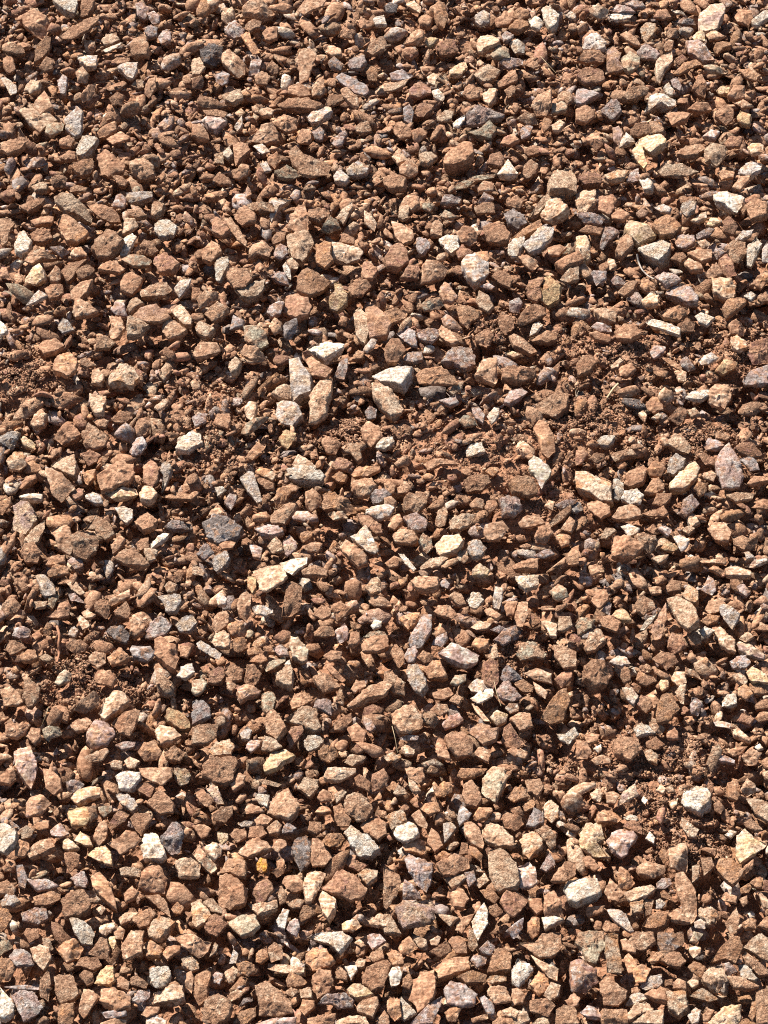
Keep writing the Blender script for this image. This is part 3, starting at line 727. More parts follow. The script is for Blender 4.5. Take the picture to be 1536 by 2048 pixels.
C|1061,1911,1087,1924,1117,1937,1114,1961,1097,1954,1074,1931
B|696,576,709,562,734,560,742,572,726,589,704,592
B|564,1764,569,1754,594,1751,606,1764,606,1778,589,1784,572,1776
B|75,692,85,682,112,679,128,689,110,704,88,709
L|1163,92,1180,75,1194,69,1212,85,1210,100,1192,100,1167,96
T|610,986,624,978,644,996,642,1010,622,1023,612,1008
V|242,519,260,509,288,512,304,520,298,529,265,534
O|643,1684,654,1668,684,1666,689,1678,679,1694,659,1696
T|80,1961,97,1937,102,1961,97,2004,80,1991
T|423,1631,442,1614,466,1611,466,1628,452,1644,426,1641
T|1030,1230,1038,1204,1056,1202,1056,1227,1046,1252,1033,1250
Ts|593,22,609,0,652,0,646,12,624,20,609,29
B|446,1340,466,1327,486,1337,484,1360,466,1364,454,1354
O|913,1551,923,1536,953,1536,976,1536,968,1548,943,1556,920,1558
T|1018,674,1028,669,1050,679,1076,702,1063,706,1026,692
L|0,873,25,862,40,868,30,893,22,900,0,888
C|278,986,288,970,302,970,316,988,305,1006,282,1003
T|1048,1347,1073,1337,1103,1347,1103,1367,1068,1360
TO|402,504,422,484,436,489,444,506,422,522,406,516
O|698,948,716,933,759,932,759,940,734,953,706,956
T|1036,1046,1050,1033,1078,1030,1090,1046,1063,1056,1040,1056
C|420,1282,432,1267,449,1261,459,1272,460,1292,452,1297,434,1294
B|142,1932,167,1917,197,1917,205,1934,187,1944,160,1932
Vs|903,380,918,365,950,352,993,346,988,355,953,362,930,378
C|672,2041,699,2031,732,2034,739,2048,675,2051
L|934,1100,943,1083,960,1082,973,1096,963,1116,946,1118
P|1272,105,1292,85,1312,98,1320,108,1314,118,1282,116
L|1279,1974,1294,1954,1324,1949,1326,1967,1314,1976,1291,1981
V|1242,115,1260,105,1280,118,1277,135,1257,144,1246,132
TR|714,1028,734,1030,762,1050,766,1066,752,1068,726,1048
B|868,1487,873,1470,890,1482,896,1502,903,1522,876,1514
OT|1264,1941,1284,1927,1301,1937,1291,1964,1271,1967
L|230,1588,242,1584,268,1598,278,1616,265,1626,245,1611
YC|1492,1347,1504,1332,1524,1342,1536,1350,1536,1364,1502,1364
B|1434,218,1452,212,1467,218,1467,240,1452,250,1430,230
TO|579,1402,592,1388,619,1387,626,1400,609,1412,584,1417
P|1362,1023,1367,1000,1384,988,1400,1006,1382,1026,1370,1033
TO|453,1254,464,1244,484,1244,494,1260,492,1273,464,1274
O|600,1828,606,1811,639,1810,644,1824,602,1844
L|70,1152,88,1152,110,1172,110,1187,90,1192,80,1174
T|1450,1846,1472,1814,1480,1838,1474,1864,1462,1871
B|1192,1234,1227,1232,1242,1247,1234,1264,1207,1254
R|800,556,818,532,836,516,840,539,838,559
CO|1088,1618,1103,1601,1118,1614,1118,1636,1103,1646,1090,1636
L|1333,943,1340,918,1352,908,1372,918,1367,933,1347,948
B|694,1457,714,1446,732,1464,726,1484,704,1482
Ts|445,436,462,434,479,459,494,484,492,494,474,479
G|806,1776,810,1760,828,1771,843,1798,806,1800
TP|877,584,888,564,900,572,916,596,903,606,886,602
B|996,636,1006,625,1028,639,1028,656,1010,669,998,654
W|878,482,893,473,916,472,918,492,903,509,888,496
B|783,250,803,242,823,258,822,272,800,278,788,265
T|728,100,744,82,768,72,774,88,768,100,746,108
TP|474,1384,476,1370,494,1370,522,1384,516,1392,499,1392,482,1404
C|952,604,958,580,976,589,987,612,976,624,958,616
B|8,1292,18,1280,40,1280,52,1294,38,1307,20,1312
O|548,998,556,976,579,973,582,986,569,1006,552,1018
V|550,344,574,332,599,342,604,350,582,360,556,355
B|1152,1480,1174,1484,1184,1504,1174,1517,1152,1517
O|1193,1631,1204,1621,1224,1620,1244,1636,1237,1644,1197,1644
L|250,396,252,384,305,384,306,394,280,404,260,404
T|141,582,160,566,185,559,175,584,155,599,142,596
R|1157,355,1172,342,1202,350,1202,368,1167,370
T|216,669,225,649,218,634,240,636,250,654,240,672,225,676
B|853,1686,863,1656,878,1668,886,1691,870,1706
CY|348,1536,372,1536,384,1551,375,1566,360,1571,348,1556
R|423,446,432,434,452,444,459,459,446,475,426,464
B|642,883,652,873,669,880,682,888,672,910,654,908
B|1182,1202,1192,1180,1214,1180,1217,1200,1197,1220
T|5,1210,25,1193,42,1210,32,1224,10,1232,0,1222
C|342,619,362,609,384,634,382,649,365,646,348,629
TR|218,1646,238,1617,260,1628,250,1644,222,1661
W|606,1480,616,1472,639,1470,648,1480,639,1494,616,1502,608,1492
L|1476,345,1502,322,1524,328,1520,340,1502,355,1480,350
G|509,1056,534,1048,554,1053,569,1066,546,1073,524,1070
T|1050,1561,1080,1558,1088,1574,1076,1594,1056,1584
B|130,1294,140,1280,162,1280,178,1292,170,1304,148,1307
O|288,1887,300,1881,327,1897,320,1914,293,1914
P|834,666,856,656,876,659,878,674,863,686,840,679
R|574,1470,584,1454,604,1452,609,1460,596,1480,579,1500
R|684,1724,696,1708,712,1711,709,1721,736,1728,719,1744,699,1736
T|176,1312,190,1302,212,1307,212,1327,195,1337,178,1324
C|1024,2021,1054,2024,1061,2041,1044,2051,1024,2051
T|534,1897,549,1884,565,1891,565,1917,542,1924
CT|768,1828,783,1831,803,1868,783,1866,768,1866
B|1260,265,1272,248,1292,244,1302,255,1302,265,1277,275,1262,272
B|897,1884,905,1871,932,1884,935,1907,912,1907
B|576,175,596,166,614,175,622,190,599,195,576,188
P|1200,484,1210,456,1224,454,1240,466,1217,484,1207,499,1200,496
B|278,496,288,478,305,482,318,502,305,512,280,506
TO|796,1896,806,1881,818,1871,836,1896,818,1908,800,1908
TO|214,1314,225,1307,238,1294,260,1314,245,1324,222,1331
R|1437,522,1454,509,1464,524,1473,549,1457,554,1447,544
D|565,649,574,644,594,636,596,659,584,676,569,676
CW|1030,1152,1078,1152,1078,1167,1050,1177,1036,1167
P|1350,484,1357,470,1390,472,1390,486,1370,499,1352,494
T|290,1791,320,1791,335,1806,342,1836,315,1814
TV|186,1676,198,1648,209,1642,216,1658,212,1678,198,1692
G|1000,1360,1006,1342,1016,1330,1030,1342,1046,1357,1008,1366
CO|772,1636,793,1624,806,1618,814,1638,783,1658
L|692,342,716,322,739,328,734,345,712,350,694,350
T|602,1143,629,1129,656,1140,654,1152,606,1152
B|188,1210,200,1198,215,1201,222,1227,212,1238,192,1224
C|1450,1140,1470,1130,1502,1140,1502,1152,1452,1152
C|542,788,559,773,582,769,583,800,559,798
B|61,466,75,459,98,459,105,476,88,486,68,482
R|416,1362,424,1337,446,1332,449,1352,442,1367,419,1367
B|88,576,100,569,125,568,128,584,112,596,98,599
V|482,866,492,846,514,836,539,833,524,848,494,870
V|840,612,853,598,878,596,889,610,876,619,850,622
G|1152,429,1184,426,1211,436,1202,448,1167,446
T|61,850,68,828,82,816,95,830,88,853,70,856
T|1046,328,1063,320,1078,330,1073,350,1053,358,1046,348
P|1310,554,1327,544,1352,552,1364,562,1332,574
W|105,0,155,0,156,10,150,25,135,22,120,15,108,6
O|572,1957,582,1942,599,1951,615,1964,605,1972,575,1974
P|448,60,469,40,489,60,484,72,466,75,452,68
T|808,1536,846,1536,850,1556,836,1566,818,1556
W|574,940,589,938,599,954,632,952,642,943,650,948,646,962,609,960,579,958
T|1410,1220,1417,1202,1440,1197,1452,1207,1437,1224,1417,1230
TO|194,539,212,524,232,522,250,536,240,546,215,544
TR|722,549,729,526,742,524,756,539,746,559,726,559
PC|566,1083,579,1068,592,1083,595,1096,574,1116,568,1108
B|129,1706,150,1705,160,1711,158,1728,140,1744,130,1726
T|1352,308,1370,295,1402,285,1410,295,1394,310,1370,312
R|876,100,888,82,908,78,918,100,893,108,880,110
B|950,672,976,656,988,674,973,694,953,686
B|1056,1118,1076,1118,1076,1138,1028,1140,1023,1133
O|1054,1846,1066,1831,1080,1836,1078,1868,1066,1878,1056,1861
B|392,205,399,192,422,198,456,215,434,218,409,215
V|1152,1250,1162,1234,1190,1240,1184,1257,1157,1270
B|983,554,996,542,1016,544,1026,556,1020,574,998,566
CO|1364,1190,1377,1167,1397,1184,1397,1202,1390,1208,1374,1202
T|1374,506,1392,500,1424,499,1424,516,1402,524,1384,514
T|1337,1821,1360,1814,1382,1846,1362,1844,1342,1841
T|492,409,524,406,546,405,549,422,519,425,494,416
OT|798,1237,826,1224,840,1224,833,1247,816,1260
L|936,1374,953,1358,976,1364,988,1374,968,1380,963,1387,943,1382
T|848,928,868,918,908,918,916,928,880,930,856,943
L|614,232,634,218,656,215,666,225,644,238,622,244
TO|1287,986,1302,963,1317,956,1330,980,1312,990
B|466,288,496,288,499,298,479,320,470,332
O|890,2024,915,2004,924,2014,912,2044,895,2044
TO|1057,676,1088,666,1113,664,1114,679,1096,686,1063,682
O|1454,1568,1474,1558,1482,1581,1474,1601,1457,1596
G|740,993,749,978,769,978,784,988,766,1003,746,1006
L|424,1126,436,1106,456,1103,459,1116,452,1128,432,1143
G|1053,1651,1068,1618,1086,1626,1086,1644,1070,1658
B|270,856,278,838,300,836,302,848,292,868,275,873
O|1293,938,1307,923,1324,926,1332,940,1322,953,1302,953
TO|328,1507,350,1492,370,1507,360,1524,338,1522
Ls|392,1287,402,1281,422,1294,444,1307,439,1320,422,1312,396,1297
T|141,1454,150,1442,172,1434,185,1442,175,1460,152,1464
CO|1280,58,1294,45,1310,48,1312,65,1292,84,1282,72
C|389,654,399,642,414,646,430,659,416,674,399,672
T|1484,1510,1502,1497,1522,1507,1512,1530,1494,1530
L|235,134,250,125,276,125,275,142,265,155,255,152
C|1120,559,1138,536,1158,534,1158,559,1138,566
B|1357,813,1372,813,1372,836,1357,850,1337,836
O|473,1927,493,1922,510,1931,510,1944,497,1954,477,1944
P|1008,803,1018,783,1043,774,1056,783,1040,796,1018,808
CP|1232,1614,1247,1584,1270,1568,1277,1591,1257,1601
O|780,1302,793,1287,808,1307,810,1327,798,1337
O|1234,1748,1252,1744,1271,1766,1257,1778,1240,1776
G|328,1056,342,1040,358,1040,382,1048,385,1058,350,1060
B|426,848,434,830,459,826,462,843,456,858,434,853
CO|729,1177,744,1157,756,1152,762,1164,762,1184,744,1190
B|1170,278,1180,262,1197,265,1207,292,1190,298
L|292,2037,307,2027,333,2042,330,2054,293,2054
B|666,1447,679,1437,702,1427,706,1442,689,1460,669,1460
TO|772,1904,782,1896,805,1911,809,1931,785,1931
TO|1504,569,1514,552,1534,539,1542,559,1522,579
W|800,2011,802,1992,834,2027,809,2039,802,2031
CP|412,1578,422,1564,434,1571,449,1608,434,1608
W|230,1016,250,1013,266,1020,265,1036,255,1048,242,1040
G|258,903,272,878,285,873,295,890,280,908,265,910
TO|664,1217,676,1208,706,1217,694,1230,674,1244
O|0,1816,15,1818,25,1834,12,1856,0,1866
L|154,112,170,108,195,112,192,135,175,136,160,122
CO|1462,679,1474,669,1494,684,1494,699,1474,704,1462,694
W|1474,1929,1491,1927,1514,1957,1511,1964,1487,1959,1481,1947
B|1467,32,1482,20,1502,22,1507,38,1497,50,1474,42
W|240,509,248,476,265,466,274,474,262,496,250,512
CO|363,1917,383,1911,398,1924,397,1939,383,1944,367,1934
B|589,278,604,258,619,252,624,278,616,288,596,285
Cs|838,1136,858,1118,883,1112,896,1116,878,1133,843,1139
B|38,412,58,399,90,399,85,409,55,426
B|1456,649,1470,640,1494,656,1487,672,1462,669
B|221,836,240,824,265,826,265,838,250,849,228,846
T|868,1222,876,1211,900,1212,916,1230,903,1237,878,1230
P|734,1871,759,1867,772,1881,745,1901,735,1887
C|1087,1991,1102,1964,1121,1971,1117,1994,1101,2001
C|523,1500,529,1472,549,1477,564,1492,544,1502
B|0,1551,15,1536,28,1536,32,1558,20,1568,0,1566
VC|85,1460,100,1452,120,1457,125,1467,115,1474,100,1477,98,1487,88,1477
T|843,1444,846,1422,863,1422,880,1442,870,1454
C|734,1838,754,1828,774,1831,774,1854,742,1851
V|642,459,656,432,672,439,682,456,659,466
C|1186,624,1202,619,1232,622,1232,642,1207,642
W|1226,960,1234,953,1247,966,1247,988,1237,1000,1227,998
W|934,1200,943,1184,960,1187,968,1200,953,1220,940,1214
B|996,165,1016,145,1030,140,1036,162,1013,172,998,175
G|1460,1324,1472,1314,1490,1310,1502,1327,1490,1337,1467,1337
B|1384,178,1397,155,1404,150,1414,172,1410,195,1390,185
O|30,1711,35,1678,59,1686,58,1701,48,1716
R|1447,442,1457,429,1477,454,1467,469,1447,466
V|836,1083,846,1066,863,1078,866,1096,853,1108,840,1096
C|1362,1654,1364,1636,1397,1658,1392,1676,1377,1674
T|877,659,883,650,900,662,918,684,903,689,880,674
T|619,422,634,416,656,419,659,429,639,442,614,434
W|930,900,943,886,963,884,970,903,953,909,933,913
Ws|943,1397,968,1377,986,1377,986,1392,958,1407,946,1402
L|539,404,559,396,582,399,559,412,542,444,539,432
P|262,2004,277,1981,300,1979,300,1994,283,2011
TO|95,1143,110,1130,135,1130,138,1148,120,1152,98,1152
T|692,888,706,884,719,893,726,920,716,928,702,908
O|1012,1594,1028,1578,1046,1576,1058,1594,1028,1604
CO|1377,1991,1404,1977,1437,1997,1417,2004
W|777,1951,785,1936,799,1932,805,1947,799,1967,782,1972
R|1107,1360,1128,1340,1143,1342,1146,1357,1123,1374
T|948,416,968,404,986,406,993,426,968,426,953,428
O|1130,1116,1143,1096,1158,1090,1158,1128,1138,1128
R|270,1571,308,1562,310,1576,300,1594,278,1584
B|859,1904,892,1882,905,1901,879,1916
T|1096,1046,1118,1026,1140,1010,1146,1020,1130,1038,1103,1053
YO|558,876,569,860,592,868,589,880,576,896,564,890
G|1480,918,1494,910,1512,918,1520,940,1500,943
B|1332,225,1352,224,1384,225,1372,238,1342,248
T|870,1048,876,1020,890,1010,897,1023,890,1050,878,1054
V|1106,1194,1103,1180,1116,1167,1133,1180,1138,1194,1118,1202
YO|1430,742,1447,719,1474,724,1474,736,1447,746
VC|384,1382,384,1360,404,1357,415,1367,406,1384,392,1392
B|384,250,399,248,416,265,419,278,396,276,384,272
O|1022,476,1038,464,1080,438,1083,449,1063,466,1038,476
R|664,928,676,914,694,920,706,928,694,942,672,940
V|980,110,998,90,1018,100,1020,115,988,119
CO|716,1748,732,1738,756,1741,754,1756,734,1768
B|158,28,165,0,189,0,186,18,175,32,160,32
OBs|1346,148,1367,125,1392,119,1404,128,1384,136,1357,150
T|682,178,694,175,716,198,719,218,709,215,686,192
P|140,1756,168,1741,175,1761,172,1776,155,1774
C|409,1696,424,1686,444,1698,442,1711,429,1721,414,1708
B|160,190,175,172,192,166,190,185,180,202,165,205
C|1114,1260,1118,1232,1140,1234,1146,1252,1126,1264
B|389,1578,406,1576,426,1606,414,1614,399,1604
PR|884,1450,898,1434,918,1427,928,1440,916,1450,888,1458
O|488,920,504,898,514,884,532,888,524,906,506,918
W|1013,502,1026,482,1050,475,1048,489,1033,509,1018,509
P|1161,2024,1174,2012,1197,2014,1204,2037,1174,2034
C|888,1754,928,1748,933,1756,918,1771,903,1776
G|957,1994,969,1991,989,2011,989,2031,975,2031
L|348,579,360,559,382,555,378,572,358,596
T|1024,1977,1041,1979,1051,1991,1047,2007,1024,2011
B|708,1556,719,1548,742,1564,739,1584,714,1574
B|1454,192,1467,172,1490,175,1490,195,1472,200
P|626,1414,634,1396,646,1400,662,1402,664,1430,646,1420
T|166,1514,185,1507,210,1497,218,1504,205,1520,178,1524
G|693,128,706,115,729,112,734,125,722,138,699,135
B|1304,1008,1314,988,1344,986,1342,1000,1324,1013
O|948,1631,958,1616,980,1614,987,1621,973,1638,956,1644
P|670,1262,689,1244,696,1257,696,1277,679,1287,674,1277
G|1013,1861,1028,1848,1048,1834,1046,1858,1028,1878
G|806,722,816,704,843,700,846,719,828,726
B|496,1676,499,1654,524,1651,534,1666,519,1676
C|1177,20,1194,11,1218,20,1214,32,1194,38,1180,30
T|192,696,194,674,212,672,232,686,220,696
B|229,1224,252,1203,262,1220,258,1240,232,1232
G|32,1731,45,1728,55,1756,50,1776,38,1771
T|4,98,22,86,45,92,50,105,32,110,10,105
W|1083,1834,1108,1832,1128,1841,1103,1854,1090,1861
P|221,619,230,606,248,604,252,619,255,634,232,632
PG|998,125,1013,115,1046,118,1046,128,1018,138
P|539,612,559,602,569,606,562,629,544,634,534,624
T|798,409,813,394,838,396,840,412,823,419
TR|1270,1410,1282,1392,1300,1397,1307,1414,1292,1424
P|502,125,514,109,524,120,516,150,496,150
P|669,752,679,726,696,714,696,734,689,759
O|597,2017,605,1999,629,2001,630,2014,609,2032
V|92,250,110,245,128,246,125,260,100,272,90,265
O|463,1284,472,1277,489,1274,494,1294,476,1307,466,1302
T|0,1766,15,1761,32,1776,25,1791,0,1788
B|1289,1987,1304,1979,1331,1987,1337,2007,1311,2001
T|1220,908,1242,903,1262,898,1277,913,1260,913,1230,923
LG|916,1634,920,1606,943,1628,938,1638,918,1654
R|973,328,980,310,1000,305,1010,318,1003,332,976,330
W|1112,1467,1130,1470,1150,1454,1158,1470,1136,1488,1120,1480
C|384,120,399,115,412,135,399,150,384,148
B|152,544,162,534,180,530,192,539,182,552,162,559
P|131,1564,150,1558,170,1568,160,1581,140,1588
B|912,1844,928,1834,948,1828,940,1848,923,1866,913,1858
W|1266,1457,1280,1447,1297,1450,1312,1464,1272,1472
B|52,1472,62,1454,80,1457,82,1477,70,1490
O|1246,1917,1257,1907,1274,1924,1271,1944,1257,1947
B|384,1651,409,1648,422,1658,414,1676,402,1678
W|994,350,1016,319,1036,345,1016,352
T|1038,514,1053,509,1068,519,1078,532,1063,542,1046,529
P|49,328,65,315,88,315,95,328,75,335,55,336
Y|1263,300,1284,291,1294,325,1287,335,1274,320
T|1482,1578,1494,1556,1510,1568,1512,1584,1492,1594
T|464,355,482,328,499,328,496,350,479,360
B|1356,649,1372,639,1392,646,1387,664,1362,666
T|1032,238,1053,222,1068,230,1078,250,1056,248
R|828,222,843,206,866,208,864,220,848,232,833,232
R|162,908,180,900,202,910,195,923,178,930
B|924,188,938,168,960,180,958,195,938,198
B|624,1230,644,1210,662,1217,662,1230,644,1240
CY|980,1434,993,1421,1016,1430,1013,1444,993,1452
CO|684,1848,694,1841,714,1841,724,1851,706,1864,684,1861
T|624,175,634,162,649,160,650,185,642,192,625,192
T|807,85,820,68,840,59,850,66,848,78,826,86
TO|626,1264,644,1253,666,1254,669,1270,644,1274,629,1272
YC|1223,1232,1240,1214,1252,1220,1264,1240,1244,1244
P|1430,1167,1427,1157,1417,1152,1412,1162,1402,1180,1424,1190,1432,1182
B|1290,808,1302,800,1324,806,1327,818,1307,828,1294,820
O|1376,1934,1387,1921,1411,1934,1404,1957,1384,1944
P|1381,1412,1384,1394,1394,1394,1407,1410,1397,1432,1384,1427
O|482,72,499,65,504,82,516,95,519,105,506,108,494,92
L|986,1200,990,1174,1006,1176,1006,1197,998,1218,988,1212
T|949,1510,956,1494,973,1492,983,1510,976,1524
C|444,188,482,180,486,198,464,205,449,198
T|302,429,305,404,318,399,330,409,325,426,310,434
L|0,1801,12,1791,30,1791,40,1804,22,1814,5,1814
G|1407,893,1417,877,1434,878,1450,890,1434,900,1410,898
L|886,1646,900,1644,913,1656,900,1674,888,1688
O|1027,1364,1046,1358,1068,1374,1066,1384,1046,1384,1033,1374
B|1374,220,1392,205,1417,205,1424,218,1397,225
O|840,1614,850,1606,876,1606,880,1621,858,1631
L|1346,1073,1360,1068,1380,1078,1372,1096,1362,1104
C|406,1804,426,1795,444,1818,444,1828,424,1824
C|240,1738,252,1734,282,1738,280,1754,242,1751
C|964,190,978,175,994,178,990,198,978,209,967,202
T|459,1566,474,1544,489,1551,486,1566,466,1584
TO|195,265,210,252,232,244,234,260,218,270,198,275
T|150,140,165,132,178,150,175,165,155,165
B|459,1668,472,1656,492,1661,494,1676,474,1686
L|1249,2011,1264,1987,1281,1984,1297,1997,1277,2004,1257,2011
L|1244,1377,1264,1376,1277,1392,1267,1412,1254,1400
O|868,1581,886,1564,903,1566,900,1581,890,1592,873,1591
W|1503,42,1527,22,1536,20,1537,40,1514,54,1504,50
O|1474,1377,1492,1367,1507,1387,1492,1401,1477,1392
B|1164,1714,1182,1712,1202,1736,1190,1744,1172,1734
B|100,358,118,348,135,358,130,375,108,375
B|1373,1270,1382,1257,1402,1272,1402,1287,1382,1292
L|1361,412,1382,400,1393,406,1390,422,1372,432,1362,422
G|832,482,840,475,860,484,860,496,843,509,833,499
TO|323,1907,337,1892,362,1891,360,1904,333,1919
O|960,1781,980,1776,1000,1796,990,1808,970,1796
CO|1260,1808,1267,1798,1287,1801,1287,1826,1267,1828
B|863,1387,880,1382,898,1374,908,1387,888,1400,868,1397
C|489,816,499,803,514,806,514,823,502,840,492,833
T|709,262,719,242,736,240,744,260,722,269
G|1182,546,1187,542,1213,542,1213,559,1192,572
C|204,82,212,68,232,65,240,78,225,90,208,92
T|768,996,783,993,794,1003,788,1026,768,1020
G|394,1108,404,1090,416,1088,429,1106,409,1120
G|780,148,803,140,828,150,813,160,783,160
T|736,1202,752,1192,774,1197,784,1212,746,1212
CO|1207,350,1234,340,1256,342,1252,355,1222,361
B|525,65,539,54,556,55,554,75,539,82,529,80
CO|1340,1360,1350,1344,1370,1344,1373,1364,1357,1372
O|512,1907,532,1891,539,1917,522,1929,512,1924
C|1451,990,1474,986,1507,986,1507,996,1472,1003
L|320,943,322,923,335,923,345,938,338,953,322,986,332,956
B|1292,1484,1312,1473,1330,1490,1317,1500,1294,1497
Bs|211,278,240,264,260,272,255,280,225,288
T|860,1420,873,1407,893,1407,898,1420,880,1434
T|1402,1718,1424,1716,1430,1736,1407,1751
CY|898,142,913,130,930,120,936,132,923,150,903,150
O|1018,52,1033,41,1056,42,1058,52,1038,65,1023,60
B|987,38,1006,28,1026,38,1018,50,993,54
B|60,442,85,432,108,432,105,446,70,452
L|114,654,125,634,135,639,148,658,125,668
B|424,360,436,344,459,358,466,372,439,370
T|1237,582,1257,564,1277,562,1267,584,1247,592
C|534,1090,552,1074,564,1088,566,1103,544,1106
WL|553,1841,566,1818,579,1821,576,1834,569,1858,556,1854
W|1370,793,1384,784,1417,780,1422,787,1404,800,1384,798
B|246,1786,265,1772,278,1784,270,1798,250,1806
T|823,1631,838,1618,856,1648,853,1656,836,1651
B|1170,1824,1174,1814,1210,1811,1207,1824,1177,1836
B|1237,736,1262,728,1272,742,1257,756,1240,752
P|25,1272,28,1257,45,1253,62,1260,58,1272,38,1277
L|168,990,185,983,200,990,208,1008,190,1009,172,998
L|354,1350,362,1334,384,1327,390,1342,370,1357
G|808,1314,816,1297,830,1290,836,1304,828,1324,813,1324
O|1108,1073,1118,1066,1140,1070,1138,1090,1123,1096
G|203,2024,217,2022,253,2022,255,2031,233,2037,210,2036
R|1246,1654,1254,1644,1270,1641,1286,1654,1284,1668,1262,1661
T|509,150,524,141,542,155,534,170,514,168
PL|573,1858,579,1844,596,1837,600,1856,594,1874,582,1868
O|544,1744,556,1734,552,1721,559,1712,569,1721,569,1746,554,1756
B|5,118,18,108,28,120,32,140,18,145,8,132
B|1058,1796,1083,1798,1086,1821,1073,1828,1060,1811
C|673,436,684,419,704,400,706,412,694,434,686,446
CY|943,1140,960,1128,980,1140,976,1152,946,1152
V|916,840,930,830,948,836,956,850,930,856
B|1154,462,1174,450,1207,456,1202,469,1172,466
B|1009,1212,1018,1200,1036,1200,1028,1230,1013,1232
P|100,1661,120,1646,138,1666,120,1674,102,1671
T|260,1957,273,1949,297,1967,293,1977,263,1971
L|950,32,968,18,980,28,978,42,960,49,950,42
P|271,10,280,2,295,15,298,22,290,40,275,30
TO|40,1312,55,1300,72,1302,75,1317,58,1324,42,1322
B|696,1292,702,1262,719,1260,719,1287,709,1294
W|1018,88,1036,79,1050,88,1048,105,1030,108
B|776,1053,786,1030,800,1028,808,1043,790,1060
W|1444,1402,1452,1390,1472,1388,1474,1407,1460,1414,1444,1412
P|1080,1736,1100,1704,1112,1728,1093,1744
TO|985,2044,999,2034,1024,2037,1032,2051,985,2051
C|245,459,250,439,270,439,278,452,262,462,245,466
V|1103,210,1123,202,1136,208,1133,222,1103,228
T|938,1858,948,1861,956,1891,946,1904,936,1894
G|430,148,444,139,459,150,456,165,444,170,432,162
T|486,52,504,40,524,40,519,58,499,65
T|898,1192,908,1180,923,1187,933,1210,918,1212
B|1200,1854,1212,1841,1237,1851,1240,1864,1212,1864
C|448,1944,467,1931,477,1941,467,1964,457,1967
R|1447,288,1464,272,1487,275,1480,292,1454,295
T|1464,375,1482,352,1500,350,1498,362,1480,382
B|1510,1410,1522,1397,1542,1397,1542,1417,1512,1420
T|1240,68,1252,62,1272,75,1284,92,1270,92,1252,82
T|1368,526,1377,518,1402,529,1407,542,1382,544
B|48,1864,52,1857,75,1858,79,1874,58,1886
B|633,1594,646,1578,664,1584,664,1601,642,1606
B|1093,496,1120,490,1133,496,1118,512,1098,512
B|1502,1016,1522,998,1542,1000,1542,1020
T|230,1961,240,1949,260,1964,257,1981,233,1974
YO|1472,238,1480,220,1502,230,1500,250,1477,245
C|689,1524,699,1510,734,1514,726,1524,704,1532
T|1241,1881,1251,1877,1274,1897,1271,1909,1246,1901
L|1218,1324,1234,1311,1252,1314,1262,1327,1242,1334
CO|1494,295,1504,285,1528,288,1524,305,1502,310
W|1390,634,1402,626,1430,635,1414,652,1397,646
VC|109,1364,118,1350,130,1340,145,1347,140,1360,118,1370
C|728,442,729,422,742,429,754,446,749,462,734,452
O|943,1290,953,1277,978,1280,976,1294,960,1303
CY|148,1681,160,1662,180,1678,186,1691,168,1691
T|1410,544,1432,526,1447,549,1417,556
L|504,1214,514,1210,544,1217,546,1224,532,1232,506,1224
P|880,404,890,389,923,392,918,406,898,408
B|823,262,840,256,856,265,840,285,828,282
R|548,1274,564,1260,582,1264,579,1280,562,1288
T|538,652,549,636,564,646,564,662,549,672
P|548,504,559,489,574,494,576,509,564,519,549,514
B|646,1312,662,1300,684,1304,682,1317,659,1324
P|134,1123,145,1114,165,1118,168,1136,150,1140
C|48,180,62,160,80,165,80,180,62,188
TO|318,993,350,986,384,988,384,999,350,998
G|622,260,639,248,649,262,646,282,632,280
T|222,1090,238,1070,252,1078,240,1098,225,1108
T|200,2046,233,2036,253,2041,253,2051,200,2051
G|806,218,818,208,828,225,823,248,808,240
B|289,175,298,160,312,158,312,175,298,195,290,190
Ls|0,154,12,155,34,172,32,185,21,189,10,172
P|959,1897,975,1881,992,1894,982,1911,965,1907
P|224,414,232,392,242,386,252,396,250,416
P|1018,604,1038,596,1046,609,1038,626,1020,622
O|1280,574,1287,554,1312,569,1310,579,1292,584
B|512,953,526,956,549,968,549,980,532,980,516,966
B|1277,1367,1287,1350,1307,1350,1314,1362,1292,1374
O|1026,25,1038,15,1058,20,1058,32,1040,40,1027,35
C|1350,1384,1362,1367,1373,1370,1367,1407,1360,1407
T|544,476,559,459,572,462,569,484,546,489
T|218,1200,238,1190,260,1177,260,1194,240,1202,222,1212
C|1083,1244,1113,1244,1113,1272,1100,1272,1093,1257
C|873,235,890,221,908,222,903,240,883,245,874,242
P|940,1921,949,1911,975,1914,972,1927,955,1937
P|384,836,396,826,416,828,412,843,389,854
T|649,210,659,190,684,190,690,200,666,210
Cs|768,170,788,166,816,158,810,170,783,182,768,182
T|238,1836,252,1824,278,1824,262,1841,242,1851
L|1374,2031,1391,2014,1402,2021,1397,2044,1384,2047
B|1222,429,1242,418,1260,429,1247,442,1224,439
C|838,312,863,304,876,315,856,328,840,325
C|456,729,472,715,484,726,476,744,462,749
P|1434,1931,1457,1924,1476,1944,1457,1951
T|1297,242,1312,240,1328,255,1327,265,1307,268
C|254,609,265,594,275,596,288,606,270,616,258,629
C|61,370,75,358,96,370,94,382,70,382
P|498,1090,509,1087,524,1096,522,1118,506,1116
V|0,1877,17,1881,27,1894,0,1912
B|642,1644,619,1644,616,1661,634,1671,644,1658
T|957,372,968,361,988,368,986,384,958,384
B|158,1951,170,1941,187,1947,187,1964,173,1971
O|1427,92,1440,81,1462,85,1464,95,1444,100,1434,108
T|95,554,110,534,120,539,122,559,108,568
B|1282,1026,1312,1020,1327,1012,1337,1026,1327,1033,1292,1030
V|529,1337,539,1324,569,1312,570,1322,549,1337,532,1343
